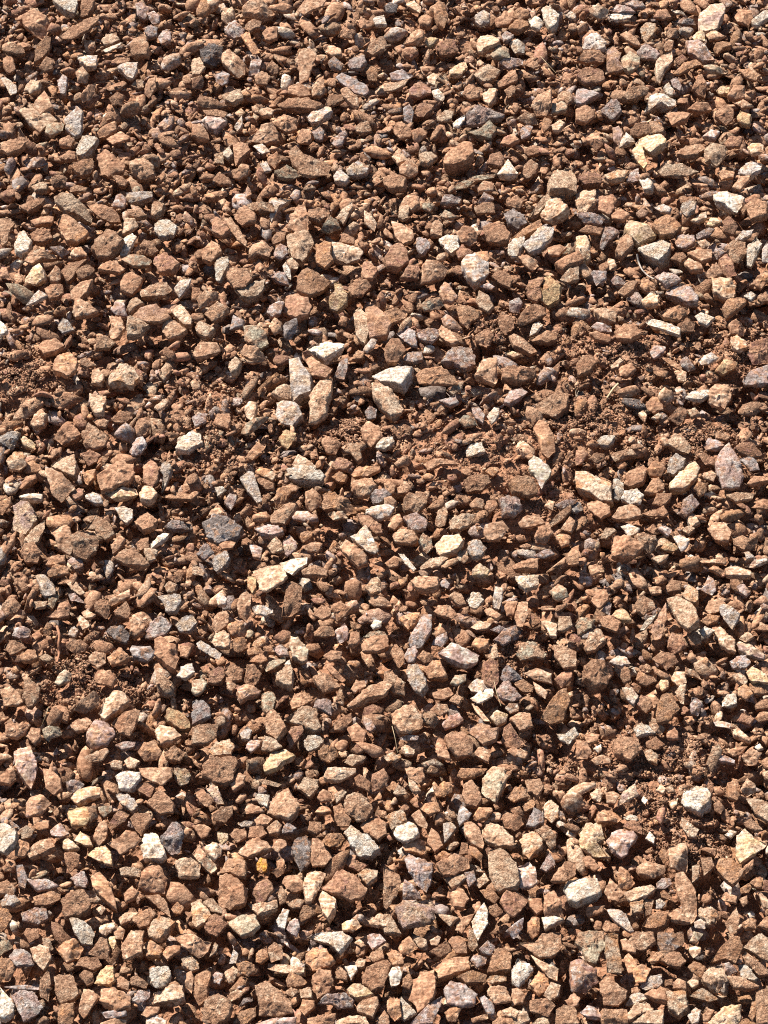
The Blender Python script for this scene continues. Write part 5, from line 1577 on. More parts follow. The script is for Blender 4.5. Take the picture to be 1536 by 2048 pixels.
LABEL_TEXT = '''
tall rugged tan boulder with a pitted face, right of the oval dark brown stone
large oblong boulder, cream on top and brown below, left of the white leaf shaped blade
large pale boulder with a grey right half, left of the large rough orange brown lump
large pinkish grey arrowhead with a white foot, right of the rounded tan boulder
broad brown rock at a pale sliver, just below the orange tan dome
big rusty triangular slab, just right of the cream block with a shaded right face
big reddish brown boulder, just above the long grey stone leaning towards the upper right
large brown boulder with a white left corner, right of the long tan wedge pointing down
large dark charcoal grey boulder, below the long whitish grey blade rising upwards
large plum brown slab with square corners, just left of the purplish brown faceted boulder
tall cream shard narrowing downwards, just below the tall grey block with square sides
long brown splinter lying down the slope, just right of the broad orange brown slab
big tan saddle shaped boulder, just above the clean white cube like block
large cream and orange slab, just right of the dark brown square edged slab
large brown stone with yellow crust on its left, just above the rounded brown cobble
block half greenish grey and half red, just below the large mottled grey green block
large tan boulder with small pits, above the dark grey brown upright with rough bands
big rounded tan boulder with a saddle top, just below the upright reddish tan slab
wide flat brown slab overhanging a black shadow, below the long pale grey slab lying diagonally
big upright brown block, just left of the cream tan slab
large cream crusted slab under a mauve one, just above the large cream and orange slab
large rust dusted boulder, just right of the large cream and pink slab edge
round grey white rock like a crumpled ball, left of the cream flake with stepped edge
large mottled grey green block, just left of the tall cream and orange pillar
big dusty tan boulder, just below the long pale grey stone bent
big lilac grey slab with straight right edge, just below the round white pebble speckled grey
big pinkish brown boulder, just right of the rounded white stone
pale pinkish stone near the frame's side, just left of the tall rusty brown slab
large cream shard streaked with brown, just below the broad whitish grey slab
large dark red brown boulder, just above the white topped oval stone shading to brown
blocky grey brown boulder, left of the tan brown triangular boulder
broad flat brown slab with a shaded drop below, just above the dark red brown boulder
grey stone with an orange top corner, just below the large dark brown block
big cream tan slab with a curved right side, right of the flat topped brown slab
broad pale tan plate, just above the tall oblong brown block
big tan boulder above the lower edge, just above the square orange tan slab
dark grey rugged lump, just below the broad orange brown slab with crusted face
large yellow cream block with a grey notch, just below the cream flake with stepped edge
tall grey block with square sides, just left of the reddish pointed stone
large orange brown peak, right of the pinkish grey stone with rounded back
big pale pinkish tan slab with flat face, just above the round brown cobble
large pale green grey boulder with a cream right edge, below the large orange brown peak
large dark brown boulder with shaded front, right of the pinkish brown flat stone
broad tan diamond shaped slab, just below the dark brown stone half hidden in shade
massive squarish brown boulder, just below the flat topped brown slab
angular cream and tan stone, above the elongated grey rock leaning up to the right
round tan ball like boulder, just above the mauve brown rough boulder
large pale tan block, just above the orange brown block standing
big mauve grey block with a pale rim, just below the golden tan slab lying
tall cream and orange pillar, just right of the large mottled grey green block
wide brown boulder caked with soil, just below the rounded tan boulder
broad orange brown slab with crusted face, just above the dark grey rugged lump
broad orange brown rough stone, just right of the broad whitish grey slab
tan slab frosted with yellow crust, just left of the broad tan diamond shaped slab
large tan slab crusted with soil, just above the long rough ochre clod like a sausage
grey jagged stone stained with rust, just above the cream tan slab
tall oblong brown block, just below the broad pale tan plate
long tan wedge pointing down, just below the cream flake with three sharp corners
large pinkish white slab over a black shadow, right of the long pale grey stone bent
large clean pinkish white slab with wavy outline, just below the mauve brown rough boulder
large speckled yellow stone on its edge, left of the reddish brown slab with dark ring
large brown boulder with dark right side, above the large rust brown egg shaped stone
mauve brown shield shaped slab, just right of the large cream crusted slab
big smooth cream boulder with an orange base, left of the pale pink rectangular slab
large grey tan stone, just below the broad orange brown slab
large pointed orange brown clod, right of the rounded clod of caked ochre soil
rounded clod caked in orange soil, just below the pale greenish grey kite shaped slab
rounded brown stone, left of the long rust brown slab rising to a point
large tan stone with scooped lower side, just left of the pinkish brown diamond shaped slab
rounded clod of caked ochre soil, left of the large pointed orange brown clod
dark red brown boulder, left of the crooked yellow cream stone pitted with brown
large rugged tan stone, just right of the large dark round stone in half shade
long rough ochre clod like a sausage, just above the pale greenish grey kite shaped slab
big cream pink slab with bright left end, right of the orange tan dome
pinkish white rectangular slab, its front dark, just above the large rough orange brown lump
ridged cream and brown stone with a pale band, above the oval dark brown stone
tan slab cut by the lower corner, right of the rounded pinkish tan block
big squarish brown block with a dark front, above the large dark brown block
tan block, just left of the big lilac grey slab with straight right edge
angular tan stone, just right of the wide rounded brown cobble
dark reddish boulder with six edges, just right of the white leaf shaped blade
large mustard crusted stone on the lower edge, just below the rounded pinkish tan block
dark grey brown upright with rough bands, just above the bright cream slab with narrow foot
flaky brown stone split into leaves, above the large dark brown block
large white stone with grey specks and a square base, below the wide tan slab
large grey block capped with brown dirt, left of the large pinkish white slab
long cream slab with a shadow under its edge, above the broad tan diamond shaped slab
large cream tan boulder at the frame's edge, right of the rounded pinkish tan block
orange brown stone with a beak, right of the long brown splinter lying down the slope
broad grey stone with a notched lower edge, right of the broad whitish grey slab
big pale pink slab with a round scar, above the tall pointed cream shard
large grey stone with a pinkish crown, just left of the tall cream shard narrowing downwards
orange brown block with a dark step in front, left of the round tan stone
large dark brown stone with sharp ridge, left of the cream dome with dark shaded front
tall grey brown slab, just right of the grey tan stone shaped like a tooth
rounded olive grey stone, just right of the pinkish brown diamond shaped slab
large pale tan slab peaked like a roof, below the broad tan diamond shaped slab
bright cream slab with narrow foot, just above the cream block with a shaded right face
long orange brown stone slanting, just left of the clean white cube like block
long orange tan shard pointing down, just right of the large dark red brown boulder
rust orange rock with a flat top, just left of the large cream tan boulder
dark brown egg shaped boulder, just below the large rough orange brown lump
long orange tan stone with dark underside, below the grey tan stone shaped like a tooth
big shadowed brown stone in a hole, just below the pinkish faceted stone
long cream tan boulder lit from above, just left of the upright reddish tan slab
elongated grey rock leaning up to the right, just left of the dark brown oval
pale pink triangular stone with a flat top, just right of the golden tan slab lying
large rough orange brown lump, just below the pinkish white rectangular slab, its front dark
cream stone with a dark square side, just right of the tall grey brown slab
round orange brown stone peppered with dots, just right of the broad yellow cream angular slab
rounded brown stone, above the dark brown stone half hidden in shade
tall tan slab narrowing to its foot, left of the long pale grey slab lying diagonally
long brown stone lying level, just right of the tan leaf shaped slab with ribbed surface
jagged cream shard with a sharp tip, above the tan slab frosted with yellow crust
wide brown slab with saw like rim, just above the oval dark brown stone
broad whitish grey slab, just above the large cream shard streaked with brown
large brown stone with split upper corner, just below the triangular brown stone pointing down
long tan slab overhanging a dark gap, just left of the big dusty tan boulder
tan stone with white patch on its front, above the long tan wedge pointing down
broad yellow cream angular slab, just left of the round orange brown stone peppered with dots
tan grey stone with a bite out of it, right of the big dusty tan boulder
long tan stone standing upright, just left of the blocky grey brown boulder
rounded pinkish tan block, just below the rust orange rock with a flat top
broad tan block striped with light, just below the dusty grey brown slab
round rusty clod above the dirt patch, above the brown stone sloping to a deep shadow
pale pink rectangular slab, just right of the rusty orange upright block with a waist
tall tan stone with a rounded top, above the rusty orange upright block with a waist
upright reddish tan slab, just above the big rounded tan boulder with a saddle top
mauve brown rough boulder, just above the large clean pinkish white slab with wavy outline
large dark round stone in half shade, just left of the large rugged tan stone
squat orange cream block, just above the orange brown boulder with a dark right face
wide tan slab, just above the brown pyramid with five edges
heart shaped golden peach stone, right of the pinkish tan slab tilted towards its neighbour
square orange tan slab at the lower edge, below the tall cream and orange pillar
long pale grey stone bent in the middle, just above the big dusty tan boulder
broad tan stone with white chipped base, just below the tall rusty brown slab
long tan stone lying level, left of the wide flat brown slab overhanging a black shadow
bright white and pink stone capping a brown one, just above the reddish pointed stone
large rough brown block against the frame edge, below the squat orange cream block
pale greenish grey kite shaped slab, just above the rounded clod caked in orange soil
tan brown triangular boulder, right of the blocky grey brown boulder
rounded tan stone, above the dark brown stone half hidden in shade
squarish speckled olive stone, left of the dark red brown boulder
cream tan slab, just below the grey jagged stone stained with rust
long grey stone leaning towards the upper right, just below the big reddish brown boulder
large cream and pink slab edge, just left of the large rust dusted boulder
angular mauve and white stone, just above the dark reddish boulder with six edges
large dark brown block, just above the grey stone with an orange top corner
reddish pointed stone below a white one, just above the tall cream shard narrowing downwards
heart shaped tan slab, just right of the dark purple grey angular block
rounded tan stone, just right of the blocky grey brown boulder
pale grey domed stone with a dark hollow at its foot, top right of the gravel
clean white cube like block, just below the big tan saddle shaped boulder
long tan stone lying level, above the heart shaped tan slab
rounded tan pear shaped stone, right of the orange tan dome
rounded orange brown stone, just below the white topped oval stone shading to brown
rounded tan and orange brown stone, just above the large plum brown slab with square corners
dark brown square edged slab, just left of the large cream and orange slab
brown pyramid with five edges, just below the wide tan slab
five sided tan stone, just right of the wide brown slab
five sided cream and orange brown stone, left of the rounded pinkish tan block
rounded brown stone, just right of the dark grey brown upright with rough bands
wide pinkish brown slab, just left of the flat topped brown slab
dark pitted brown stone with a square outline, below the broad tan diamond shaped slab
pinkish faceted stone beside a deep hole, just above the big shadowed brown stone
white topped oval stone shading to brown, just below the large dark red brown boulder
dark brown loaf shaped stone, just below the round rust red half of a split stone
round dark brown cobble, above the squarish speckled olive stone
cream flake with three sharp corners, just above the long tan wedge pointing down
large white stone with a rosy base, below the broad tan stone with white chipped base
long tan brown stone lying under a white wedge, left of the broad tan orange stone
large tan slab with a white left end, above the reddish brown slab with dark ring
grey brown block with a rounded top, just below the rounded clod caked in orange soil
long cream and orange brown stone lying level, left of the cream oval slab lying flat
golden yellow block with rust to its right, above the yellowish cream stone with rough crust
long reddish brown stone standing upright, left of the cream oval slab lying flat
big white wedge edged with brown, left of the round tan stone
long rust brown slab rising to a point, top left of the gravel
large tan slab with a long shaded edge, above the purplish brown faceted boulder
tan leaf shaped slab with ribbed surface, right of the broad orange brown rough stone
cream flake with stepped edge, just above the large yellow cream block with a grey notch
long brown stone lying level, below the tall tan slab narrowing to its foot
purplish brown faceted boulder, just right of the large plum brown slab with square corners
round tan stone, above the large orange tan boulder
greenish grey triangular stone, just right of the silver grey ridged stone
golden orange face of a split stone, just above the dark brown loaf shaped stone
dark purple grey angular block, just left of the heart shaped tan slab
tan slab with hexagon outline, just below the broad orange brown slab
long reddish brown stone lying level, left of the white arched stone
large rust brown egg shaped stone, above the pinkish tan slab tilted towards its neighbour
reddish brown column with a flat top, just above the pinkish grey stone with rounded back
big cream yellow block with a dark end face, right of the orange tan dome
tall pale shard with a ridge down its middle, above the broad tan diamond shaped slab
cream oval slab lying flat in the soil, above the large dark charcoal grey boulder
large orange tan boulder, above the broad tan orange stone
long tan stone slanting, just left of the long pale grey stone bent
reddish brown three pointed stone, below the pinkish grey stone with rounded back
round white pebble speckled grey, just right of the mauve brown rough boulder
purplish grey slab flecked with pink, left of the squat orange cream block
white leaf shaped blade, just below the oval dark brown stone
cream wedge lying on a pink slab, above the yellowish cream block at a brown neighbour
long tan stone lying level, left of the grey brown block with a rounded top
angular tan stone, just left of the pinkish faceted stone
angular tan stone, right of the long rust brown slab rising to a point
long pale grey slab lying diagonally, right of the tall tan slab narrowing to its foot
long tan stone slanting, just below the grey brown block with a rounded top
long brown stone lying level, left of the large grey block capped with brown dirt
long brown stone slanting, just above the large cream and orange slab
broad cream slab coming to a point, just below the yellow cream slab freckled with brown
long reddish brown stone lying level, above the large pale tan slab peaked like a roof
brown stone sloping to a deep shadow, just above the cream flake with three sharp corners
tan cream bean shaped stone, below the mauve block with a pale upper rim
dark brown block with three flat faces, above the rounded tan boulder
rusty orange upright block with a waist, just left of the pale pink rectangular slab
rough brown crumbly boulder, just right of the white pink slab notched at its lower edge
long tan boulder with a shaded lower side, below the broad tan diamond shaped slab
dusty grey brown slab, just above the broad tan block striped with light
angular brown stone, just above the broad whitish grey slab
angular white and grey stone, just left of the wide tan slab
long whitish grey blade rising upwards, above the large dark charcoal grey boulder
rounded tan stone, just right of the large pale tan slab peaked like a roof
angular tan and orange brown stone, just right of the long pale grey stone bent
angular tan and orange brown stone, just below the cream dome with dark shaded front
brilliant white crystalline stone on an orange one, below the tall grey brown slab
white pink slab notched at its lower edge, just left of the rough brown crumbly boulder
big greenish grey boulder cut by the frame edge, below the squat orange cream block
long mauve stone slanting, just below the big pale pink slab with a round scar
upright tan block with square corners, left of the golden tan slab lying
rusty golden stone with bright spot, just above the cream dome with dark shaded front
tall shard with a dark split down its right, just below the broad pale tan plate
wide brown slab, below the clean white cube like block
long tan stone standing upright, just right of the orange brown block standing
golden tan slab lying in a soil patch, above the tall rusty brown slab
tall rusty brown slab near the margin, just right of the pale pinkish stone
pale slab rising from the lower edge, just right of the square orange tan slab
pinkish brown diamond shaped slab, just right of the cream orange crusted boulder
angular cream stone, above the yellowish cream block at a brown neighbour
angular tan stone, just left of the upright tan block with square corners
wide rounded brown cobble, just right of the mauve brown shield shaped slab
dark brown stone half hidden in shade, just above the broad tan diamond shaped slab
angular brown stone, just below the large cream shard streaked with brown
rounded orange brown stone, above the broad grey stone with a notched lower edge
long tan and mauve stone standing upright, left of the tall pointed cream shard
long cream stone lying level, just above the round tan ball like boulder
orange brown block standing at the lower edge, just below the large pale tan block
yellow cream slab freckled with brown, just above the broad cream slab coming to a point
silver grey ridged stone, just left of the greenish grey triangular stone
angular tan stone, right of the flaky brown stone split into leaves
pinkish brown flat stone, just below the dark brown egg shaped boulder
crooked yellow cream stone pitted with brown, just above the large cream and pink slab edge
yellowish cream block at a brown neighbour, just right of the dark brown oval
broad orange brown slab, just above the tan slab with hexagon outline
cream orange crusted boulder, just left of the pinkish brown diamond shaped slab
long tan stone lying level, above the big white wedge edged with brown
cream dome with dark shaded front, just below the rusty golden stone with bright spot
oval dark brown stone, just below the wide brown slab with saw like rim
pinkish tan slab tilted towards its neighbour, below the large rust brown egg shaped stone
broad tan orange stone in the gravel band, below the large orange tan boulder
angular mauve stone, just left of the tan cream bean shaped stone
rounded white stone cut by the frame's side, just left of the big pinkish brown boulder
rounded tan stone, left of the dark pitted brown stone with a square outline
square tan block, just above the squat orange cream block
tall narrow stone with a knife edge, right of the flat topped brown slab
five sided tan stone, just below the clean white cube like block
angular tan stone, below the large pinkish grey arrowhead with a white foot
mauve block with a pale upper rim, above the tan cream bean shaped stone
rounded cream stone, right of the broad cream slab coming to a point
tall pointed cream shard, above the white arched stone
flat topped brown slab, just above the massive squarish brown boulder
cream block with a shaded right face, just below the bright cream slab with narrow foot
dark brown oval, just left of the yellowish cream block at a brown neighbour
long tan and orange brown stone lying level, above the tan cream bean shaped stone
long olive grey and cream stone slanting, below the tall oblong brown block
round rust red half of a split stone, just above the dark brown loaf shaped stone
angular brown stone, just above the heart shaped golden peach stone
angular tan stone, just right of the wide brown boulder caked with soil
long orange brown stone slanting, just right of the large rust dusted boulder
reddish brown slab with dark ring, below the large tan slab with a white left end
yellowish cream stone with rough crust, just above the long orange tan shard pointing down
long brown stone lying level, just above the pale pink triangular stone with a flat top
long pale stone with mauve lower half, just left of the tan slab with hexagon outline
rounded tan and orange brown stone, below the large pinkish grey arrowhead with a white foot
orange tan dome, just above the broad brown rock at a pale sliver
round brown cobble, just below the big pale pinkish tan slab with flat face
triangular brown stone pointing down, just above the large brown stone with split upper corner
rounded brown cobble over shadow, just left of the rounded tan boulder
rounded tan boulder, just right of the rounded brown cobble
rounded brown stone, just left of the large dark brown block
long tan stone slanting, right of the long whitish grey blade rising upwards
grey tan stone shaped like a tooth, just left of the tall grey brown slab
long tan stone slanting, just below the squarish speckled olive stone
long tan and orange brown stone lying level, left of the squat orange cream block
bright cream stone with a long dark tail, above the large pointed orange brown clod
rounded tan stone, above the big cream pink slab with bright left end
long tan stone slanting, just right of the pinkish brown flat stone
white arched stone over a dark hollow, below the tall pointed cream shard
pinkish grey stone with rounded back, just below the reddish brown column with a flat top
orange brown boulder with a dark right face, just below the squat orange cream block
loose lump of caked brown soil, left of the purplish grey slab flecked with pink
angular tan stone, below the round dark brown cobble
'''
# ------------------------------------------------------------ the stones one can point at
def parse():
    out = []
    for ln in STONES.strip().split('\n'):
        f = ln.split('|')
        nums = [int(v) for v in f[1].split(',')]
        out.append((f[0], np.array(nums, dtype=float).reshape(-1, 2), f[2] if len(f) > 2 else ''))
    return out

MS = 2                                           # the mask is kept at half the photograph's size
MW, MH = int(W / MS), int(H / MS)
MASK = np.full((MH, MW), 1e9)                    # distance from the camera to the traced stones

def inside(poly, X, Y):
    c = np.zeros(X.shape, bool)
    n = len(poly)
    for i in range(n):
        x1, y1 = poly[i]
        x2, y2 = poly[(i + 1) % n]
        if y1 == y2:
            continue
        cond = ((y1 > Y) != (y2 > Y)) & (X < (x2 - x1) * (Y - y1) / (y2 - y1) + x1)
        c ^= cond
    return c

def radial(poly, ang):
    "distance to the outline (about the origin) in each direction"
    out = np.full(len(ang), 0.0)
    n = len(poly)
    d = np.stack([np.cos(ang), np.sin(ang)], -1)
    for i in range(n):
        a = poly[i]
        e = poly[(i + 1) % n] - a
        den = d[:, 0] * e[1] - d[:, 1] * e[0]
        den = np.where(abs(den) < 1e-12, 1e-12, den)
        t = (a[0] * e[1] - a[1] * e[0]) / den
        s = (a[0] * d[:, 1] - a[1] * d[:, 0]) / den
        ok = (t > 0) & (s >= -1e-6) & (s <= 1 + 1e-6)
        out = np.where(ok, np.maximum(out, t), out)
    m = out[out > 0]
    return np.where(out > 0, out, m.mean() if len(m) else 0.001)

def stone(code, poly, seed, fine):
    r = random.Random(seed)
    slab, block = 's' in code, 'b' in code
    cols = code.replace('s', '').replace('b', '')
    # centroid in pixels
    n = len(poly)
    A = 0; cx = cy = 0
    for i in range(n):
        x1, y1 = poly[i]; x2, y2 = poly[(i + 1) % n]
        k = x1 * y2 - x2 * y1
        A += k; cx += (x1 + x2) * k; cy += (y1 + y2) * k
    cx /= 3 * A; cy /= 3 * A
    c0 = unproject(cx, cy, 0)
    scale = np.linalg.norm(c0 - CAM) * 2 * TH / W
    rad = math.sqrt(abs(A) / 2 / math.pi) * scale * 1.1
    zc = level(c0[0], c0[1]) + 0.001 + rad * r.uniform(.12, .75)
    if patch_at(cx, cy) > .4:
        zc -= 0.002
    c0 = unproject(cx, cy, zc)
    tocam = (CAM - c0) / np.linalg.norm(CAM - c0)
    tilt = .20 + .22 * r.random()
    nrm = np.array([0, 0, 1.0]) * (1 - tilt) + tocam * tilt + np.array([r.uniform(-.22, .22), r.uniform(-.18, .18), 0])
    if cols[0] in 'WLCY':
        nrm += np.array(sdir) * .22
    nrm /= np.linalg.norm(nrm)
    e1 = np.cross([0, 1, 0], nrm); e1 /= np.linalg.norm(e1)
    e2 = np.cross(nrm, e1)
    pl = []
    for px, py in poly:
        d = ray(px, py)
        k = ((c0 - CAM) @ nrm) / (d @ nrm)
        P = CAM + d * k - c0
        pl.append((P @ e1, P @ e2))
    pl = np.array(pl)
    na = 44 if fine else 26
    ang = np.arange(na) / na * 2 * math.pi
    pa = np.arctan2(pl[:, 1], pl[:, 0]) % (2 * math.pi)
    used = set()
    for a in pa:                                   # an azimuth through every traced corner
        i = int(round(a / (2 * math.pi) * na)) % na
        if i not in used:
            ang[i] = a if abs(a - ang[i]) < 1 else a - 2 * math.pi
            used.add(i)
    RR = radial(pl, ang)
    RR = RR * np.array([1 + .065 * n3(a * 2.2, seed * 1.7, 0) + .035 * n3(a * 6, seed * .7, 4) for a in ang])
    rm = RR.mean()
    thick = rm * (0.55 if slab else 1.75 if block else r.uniform(.85, 1.35))
    ht = rm * (0.12 if slab else r.uniform(.25, .6))
    prof = [(.22, 1), (.42, 1), (.6, .97), (.76, .95), (.88, .88), (.955, .7), (.99, .38), (1.0, -.06), (1.0, -.22), (.985, -.4), (.94, -.6), (.84, -.8), (.6, -.96), (.25, -1.0)]
    if not fine:
        prof = [(.35, 1), (.68, .97), (.9, .82), (.985, .4), (1.0, -.08), (.99, -.35), (.9, -.66), (.62, -.95)]
    planes = []
    grain = r.uniform(.2, 1.0)
    jag = r.uniform(.5, 1.4)
    for _ in range(r.choice((2, 3, 3, 4))):
        a = r.uniform(0, 2 * math.pi)
        planes.append((math.cos(a), math.sin(a), r.uniform(.25, 1.15), r.uniform(.5, 1.15)))
    side = [(r.uniform(0, 2 * math.pi), r.uniform(.1, .55)) for _ in range(3)]
    V = []
    def topz(u, v, z):
        for a, b, sl, off in planes:
            z = min(z, ht * off - sl * ht * 2 / rm * max(0, (a * u + b * v) - rm * .05) * .55)
        return z
    ca, sa = np.cos(ang), np.sin(ang)
    sx = r.uniform(0, 90)
    V.append((0, 0, topz(0, 0, ht)))
    for s, h in prof:
        for i in range(na):
            q = s * RR[i]
            u, v = q * ca[i], q * sa[i]
            if h > 0:
                z = topz(u, v, ht * h)
                z = max(z, -thick * .15) if s > .9 else z
            else:
                z = h * thick
                for a, k in side:                   # undercut faces
                    w_ = max(0, math.cos(ang[i] - a) - .3)
                    u *= 1 - k * w_ * min(1, -h) * .6
                    v *= 1 - k * w_ * min(1, -h) * .6
            V.append((u, v, z))
    V.append((0, 0, -thick))
    V = np.array(V)
    f1, f2, f3 = 1.6 / rm, 4.5 / rm, 11 / rm
    nr = len(prof)
    amp = np.full(len(V), 1.0)
    D = V + np.array([0, 0, thick * .3])
    D = D / (np.linalg.norm(D, axis=1)[:, None] + 1e-9)
    mv = np.zeros(len(V))
    for i, p in enumerate(V):
        a = .12 * n3(p[0] * f1 + sx, p[1] * f1, p[2] * f1) + .10 * n3(p[0] * f2, p[1] * f2 + sx, p[2] * f2) + .05 * n3(p[0] * f3, p[1] * f3, p[2] * f3 + sx)
        amp[i] = a * rm * jag
        mv[i] = n3(p[0] * f1 * .9 + sx * 2, p[1] * f1 * .9, p[2] * f1) + .6 * n3(p[0] * f2 * .8, p[1] * f2 * .8 + sx, p[2] * f2)
    V = V + D * amp[:, None]
    ta, tb, dust = tints(cols)
    dust = SEC[cols[0]][1] - (.07 if cols[0] in 'WLGDVCYNP' else -.01) + r.uniform(-.06, .06)
    m = np.clip(mv * 1.7 + .27, 0, 1)[:, None]
    T = np.concatenate([ta * (1 - m) + tb * m, np.full((len(V), 1), dust), np.full((len(V), 1), grain)], 1)
    F = []
    for i in range(na):
        j = (i + 1) % na
        F.append((0, 1 + i, 1 + j))
    for k in range(nr - 1):
        o1, o2 = 1 + k * na, 1 + (k + 1) * na
        for i in range(na):
            j = (i + 1) % na
            if (i + k) % 2:
                F += [(o1 + i, o2 + i, o2 + j), (o1 + i, o2 + j, o1 + j)]
            else:
                F += [(o1 + i, o2 + i, o1 + j), (o2 + i, o2 + j, o1 + j)]
    o1 = 1 + (nr - 1) * na
    last = len(V) - 1
    for i in range(na):
        F.append((o1 + i, last, o1 + (i + 1) % na))
    Wv = V[:, :1] * e1 + V[:, 1:2] * e2 + V[:, 2:] * nrm
    # rasters: what it hides in the picture, and what it fills on the ground
    x0, x1 = int(max(0, poly[:, 0].min() / MS - 1)), int(min(MW, poly[:, 0].max() / MS + 2))
    y0, y1 = int(max(0, poly[:, 1].min() / MS - 1)), int(min(MH, poly[:, 1].max() / MS + 2))
    if x1 > x0 and y1 > y0:
        XX, YY = np.meshgrid((np.arange(x0, x1) + .5) * MS, (np.arange(y0, y1) + .5) * MS)
        ins = inside(poly, XX, YY)
        sub = MASK[y0:y1, x0:x1]
        sub[ins] = np.minimum(sub[ins], np.linalg.norm(CAM - c0))
    w3 = pl[:, :1] * e1 + pl[:, 1:] * e2 + c0
    i0, i1 = int((w3[:, 0].min() - X0) / CELL), int((w3[:, 0].max() - X0) / CELL) + 1
    j0, j1 = int((w3[:, 1].min() - Y0) / CELL), int((w3[:, 1].max() - Y0) / CELL) + 1
    i0, i1, j0, j1 = max(0, i0), min(NX, i1), max(0, j0), min(NY, j1)
    if i1 > i0 and j1 > j0:
        gxx, gyy = GX[j0:j1, i0:i1], GY[j0:j1, i0:i1]
        ins = inside(w3[:, :2], gxx, gyy)
        zz = c0[2] - (nrm[0] * (gxx - c0[0]) + nrm[1] * (gyy - c0[1])) / nrm[2]
        sub = HM[j0:j1, i0:i1]
        sub[ins] = np.maximum(sub[ins], zz[ins])
    return c0, Wv, F, T

class Heap:
    "collects many rocks as one mesh"
    def __init__(s): s.V, s.F, s.T, s.n = [], [], [], 0
    def add(s, V, F, T):
        s.V.append(V); s.F.append(np.asarray(F) + s.n); s.T.append(T); s.n += len(V)

heap = Heap()
MIXC = 'BBBBBBBBBBBBTTTTTTTRRRROOOOPPVGGLCCWD'
MIXS = 'BBBBBBBBBBBBBBBBTTTTTTRRRRROOOOPPVG'

LIB1 = [rock_shape(ico(1)[0], k, .07, 8) for k in range(24)]
I1, F1 = ico(1)
I2, F2 = ico(2)
I3, F3 = ico(3)
LIB2 = [rock_shape(I2, 50 + k, .13, 6 + k % 4) for k in range(60)]
LIB3 = [rock_shape(I3, 150 + k, .07, 10 + k % 5) for k in range(30)]

def rotm(a, b, c):
    ca, sa, cb, sb, cc, sc = math.cos(a), math.sin(a), math.cos(b), math.sin(b), math.cos(c), math.sin(c)
    Rz = np.array([[ca, -sa, 0], [sa, ca, 0], [0, 0, 1]])
    Rx = np.array([[1, 0, 0], [0, cb, -sb], [0, sb, cb]])
    Rq = np.array([[cc, -sc, 0], [sc, cc, 0], [0, 0, 1]])
    return Rz @ Rx @ Rq

def ellipsoid(ax, M):
    "half heights of a turned ellipsoid over its footprint"
    S = M @ np.diag(ax ** 2) @ M.T
    Q = np.linalg.inv(S)
    hx, hy = math.sqrt(S[0, 0]), math.sqrt(S[1, 1])
    nx, ny = max(1, int(hx / CELL)), max(1, int(hy / CELL))
    X, Y = np.meshgrid(np.arange(-nx, nx + 1) * CELL, np.arange(-ny, ny + 1) * CELL)
    b = 2 * (Q[0, 2] * X + Q[1, 2] * Y)
    c = Q[0, 0] * X * X + 2 * Q[0, 1] * X * Y + Q[1, 1] * Y * Y - 1
    disc = b * b - 4 * Q[2, 2] * c
    ok = disc > 0
    sq = np.sqrt(np.maximum(disc, 0))
    lo, hi = (-b - sq) / 2 / Q[2, 2], (-b + sq) / 2 / Q[2, 2]
    return nx, ny, ok, lo, hi

def seen(P, r):
    "whether a rock at P would cover one of the traced stones"
    px, py = project(P)
    rp = r / (np.linalg.norm(P - CAM) * 2 * TH / W)
    if px < -60 or px > W + 60 or py < -60 or py > H + 60:
        return 0
    d = np.linalg.norm(P - CAM)
    hit = 0
    for k in range(9):
        q = .72 if k else 0
        x = int((px + rp * q * math.cos(k * .785)) / MS); y = int((py + rp * q * math.sin(k * .785)) / MS)
        if 0 <= x < MW and 0 <= y < MH and MASK[y, x] > d - .004 and MASK[y, x] < 1e8:
            hit += 1
    return hit

